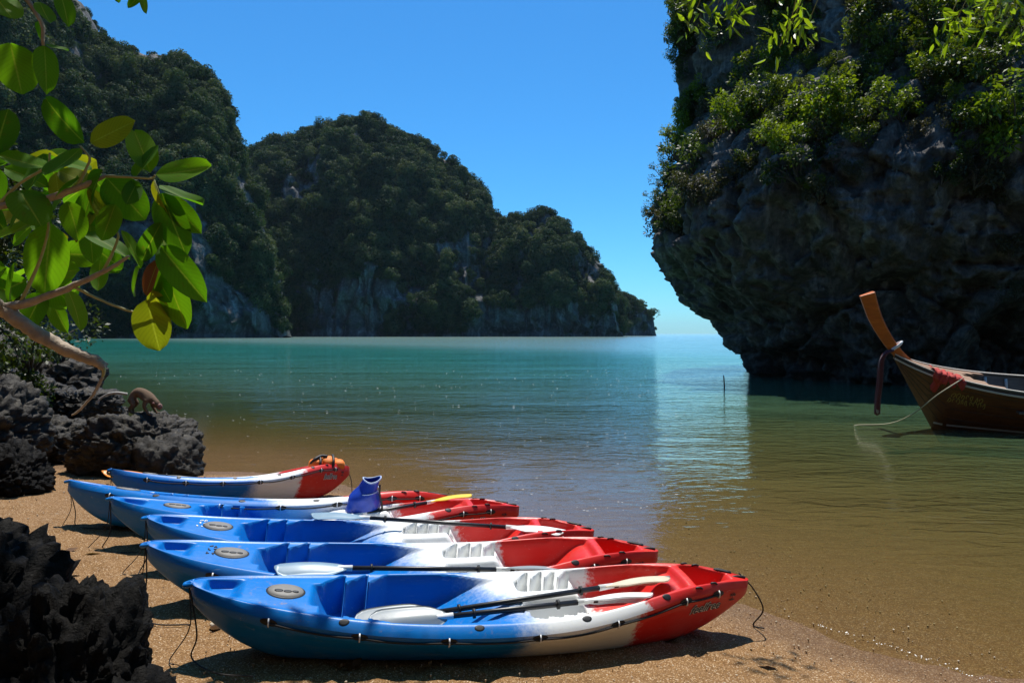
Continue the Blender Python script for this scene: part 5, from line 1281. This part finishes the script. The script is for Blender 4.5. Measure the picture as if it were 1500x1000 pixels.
# unseen crown added to shade the near sand; its edge just misses the kayaks
rs = np.random.RandomState(77); cr_ = MB()
limbs = [[(-0.6, 1.9, 5.3), (-0.9, 3.4, 5.35), (-1.2, 5.0, 5.2)], [(0.9, 3.2, 5.55), (0.6, 4.2, 5.5), (0.4, 5.3, 5.3)], [(0.2, 2.6, 5.45), (1.2, 1.6, 5.5), (2.4, 0.6, 5.4)], [(2.2, 3.6, 5.2), (2.6, 4.6, 5.2), (2.8, 5.2, 5.15)]]
for L_ in limbs: tb('limb', [Vector(p) for p in L_], [0.03, 0.02, 0.008], 'bark', 7)
k = 0
while k < 3000:
    x, y = rs.uniform(-2.0, 3.6), rs.uniform(-0.8, 5.25)
    if x < -0.30 and y < 3.45: continue
    if noise(np.array([[x * 1.3, y * 1.3, 3.0]]))[0] < -0.45: continue
    p = Vector((x, y, rs.uniform(5.0, 5.75))); d = Vector((rs.normal(), rs.normal(), -0.35)).normalized(); s_ = d.cross(Vector((0, 0, 1)) + Vector(rs.normal(size=3)) * 0.4).normalized(); l = rs.uniform(0.11, 0.19); w = l * 0.25
    cr_.add([p - T0, p + d * l * .4 + s_ * w - T0, p + d * l - T0, p + d * l * .4 - s_ * w - T0], [(0, 1, 2, 3)]); k += 1
tag(cr_.build('crown', MT['big_leaf'], tree, smooth=False), kind='stuff')
tag(tree, 'broad leaved tree with a snapped branch hanging over the beach', 'tree')

# glossy small leaved trees on the left bank behind the bough
for i, (x, y, z, s, lab) in enumerate([(-8.6, 10.6, 4.2, 1.5, 'small leaved shrub tree crowning the left rock bank, topmost'), (-8.9, 11.4, 2.6, 1.4, 'small leaved shrub tree behind the rocks of the left bank'), (-8.4, 11.9, 1.7, 1.1, 'low shrub growing over the left bank rocks')]):
    o = empty('shrub_tree', (x, y, gz(x, y)))
    v, f, c = leaf_cloud(500 + i, 3200, 0.075, 14); obj('crown', v * np.array([s, s, s]) + np.array([0, 0, z]), f, MT['bush_leaf'], o, smooth=False)
    b = MB(); b.tube(smooth_path([(0, 0, -0.2), (0.15, 0, z * 0.4), (-0.05, 0, z * 0.8), (0, 0, z)], 6), [0.10 - 0.003 * k for k in range(19)], 8)
    for q in c: b.tube([(0, 0, z * 0.75), Vector(q) * s * 0.5 + Vector((0, 0, z)), Vector(q) * s + Vector((0, 0, z))], [0.03, 0.018, 0.006], 5)
    b.build('trunk', MT['dark_bark'], o); tag(o, lab, 'tree')

# ------------------------------------------------------------ thin sea haze over the whole bay
hz = MB(); hz.box((0, 2000, 105), (20500, 25000, 240)); m, nt = new_mat('sea_haze')
pv = nd(nt, 'ShaderNodeVolumePrincipled', None, Color=(0.58, 0.80, 1.0, 1.0), Density=0.00003, Anisotropy=0.2)
nd(nt, 'ShaderNodeOutputMaterial', None, Volume=pv.outputs[0])
tag(hz.build('haze', m, smooth=False), 'thin bluish sea haze filling the bay', 'haze', kind='stuff')
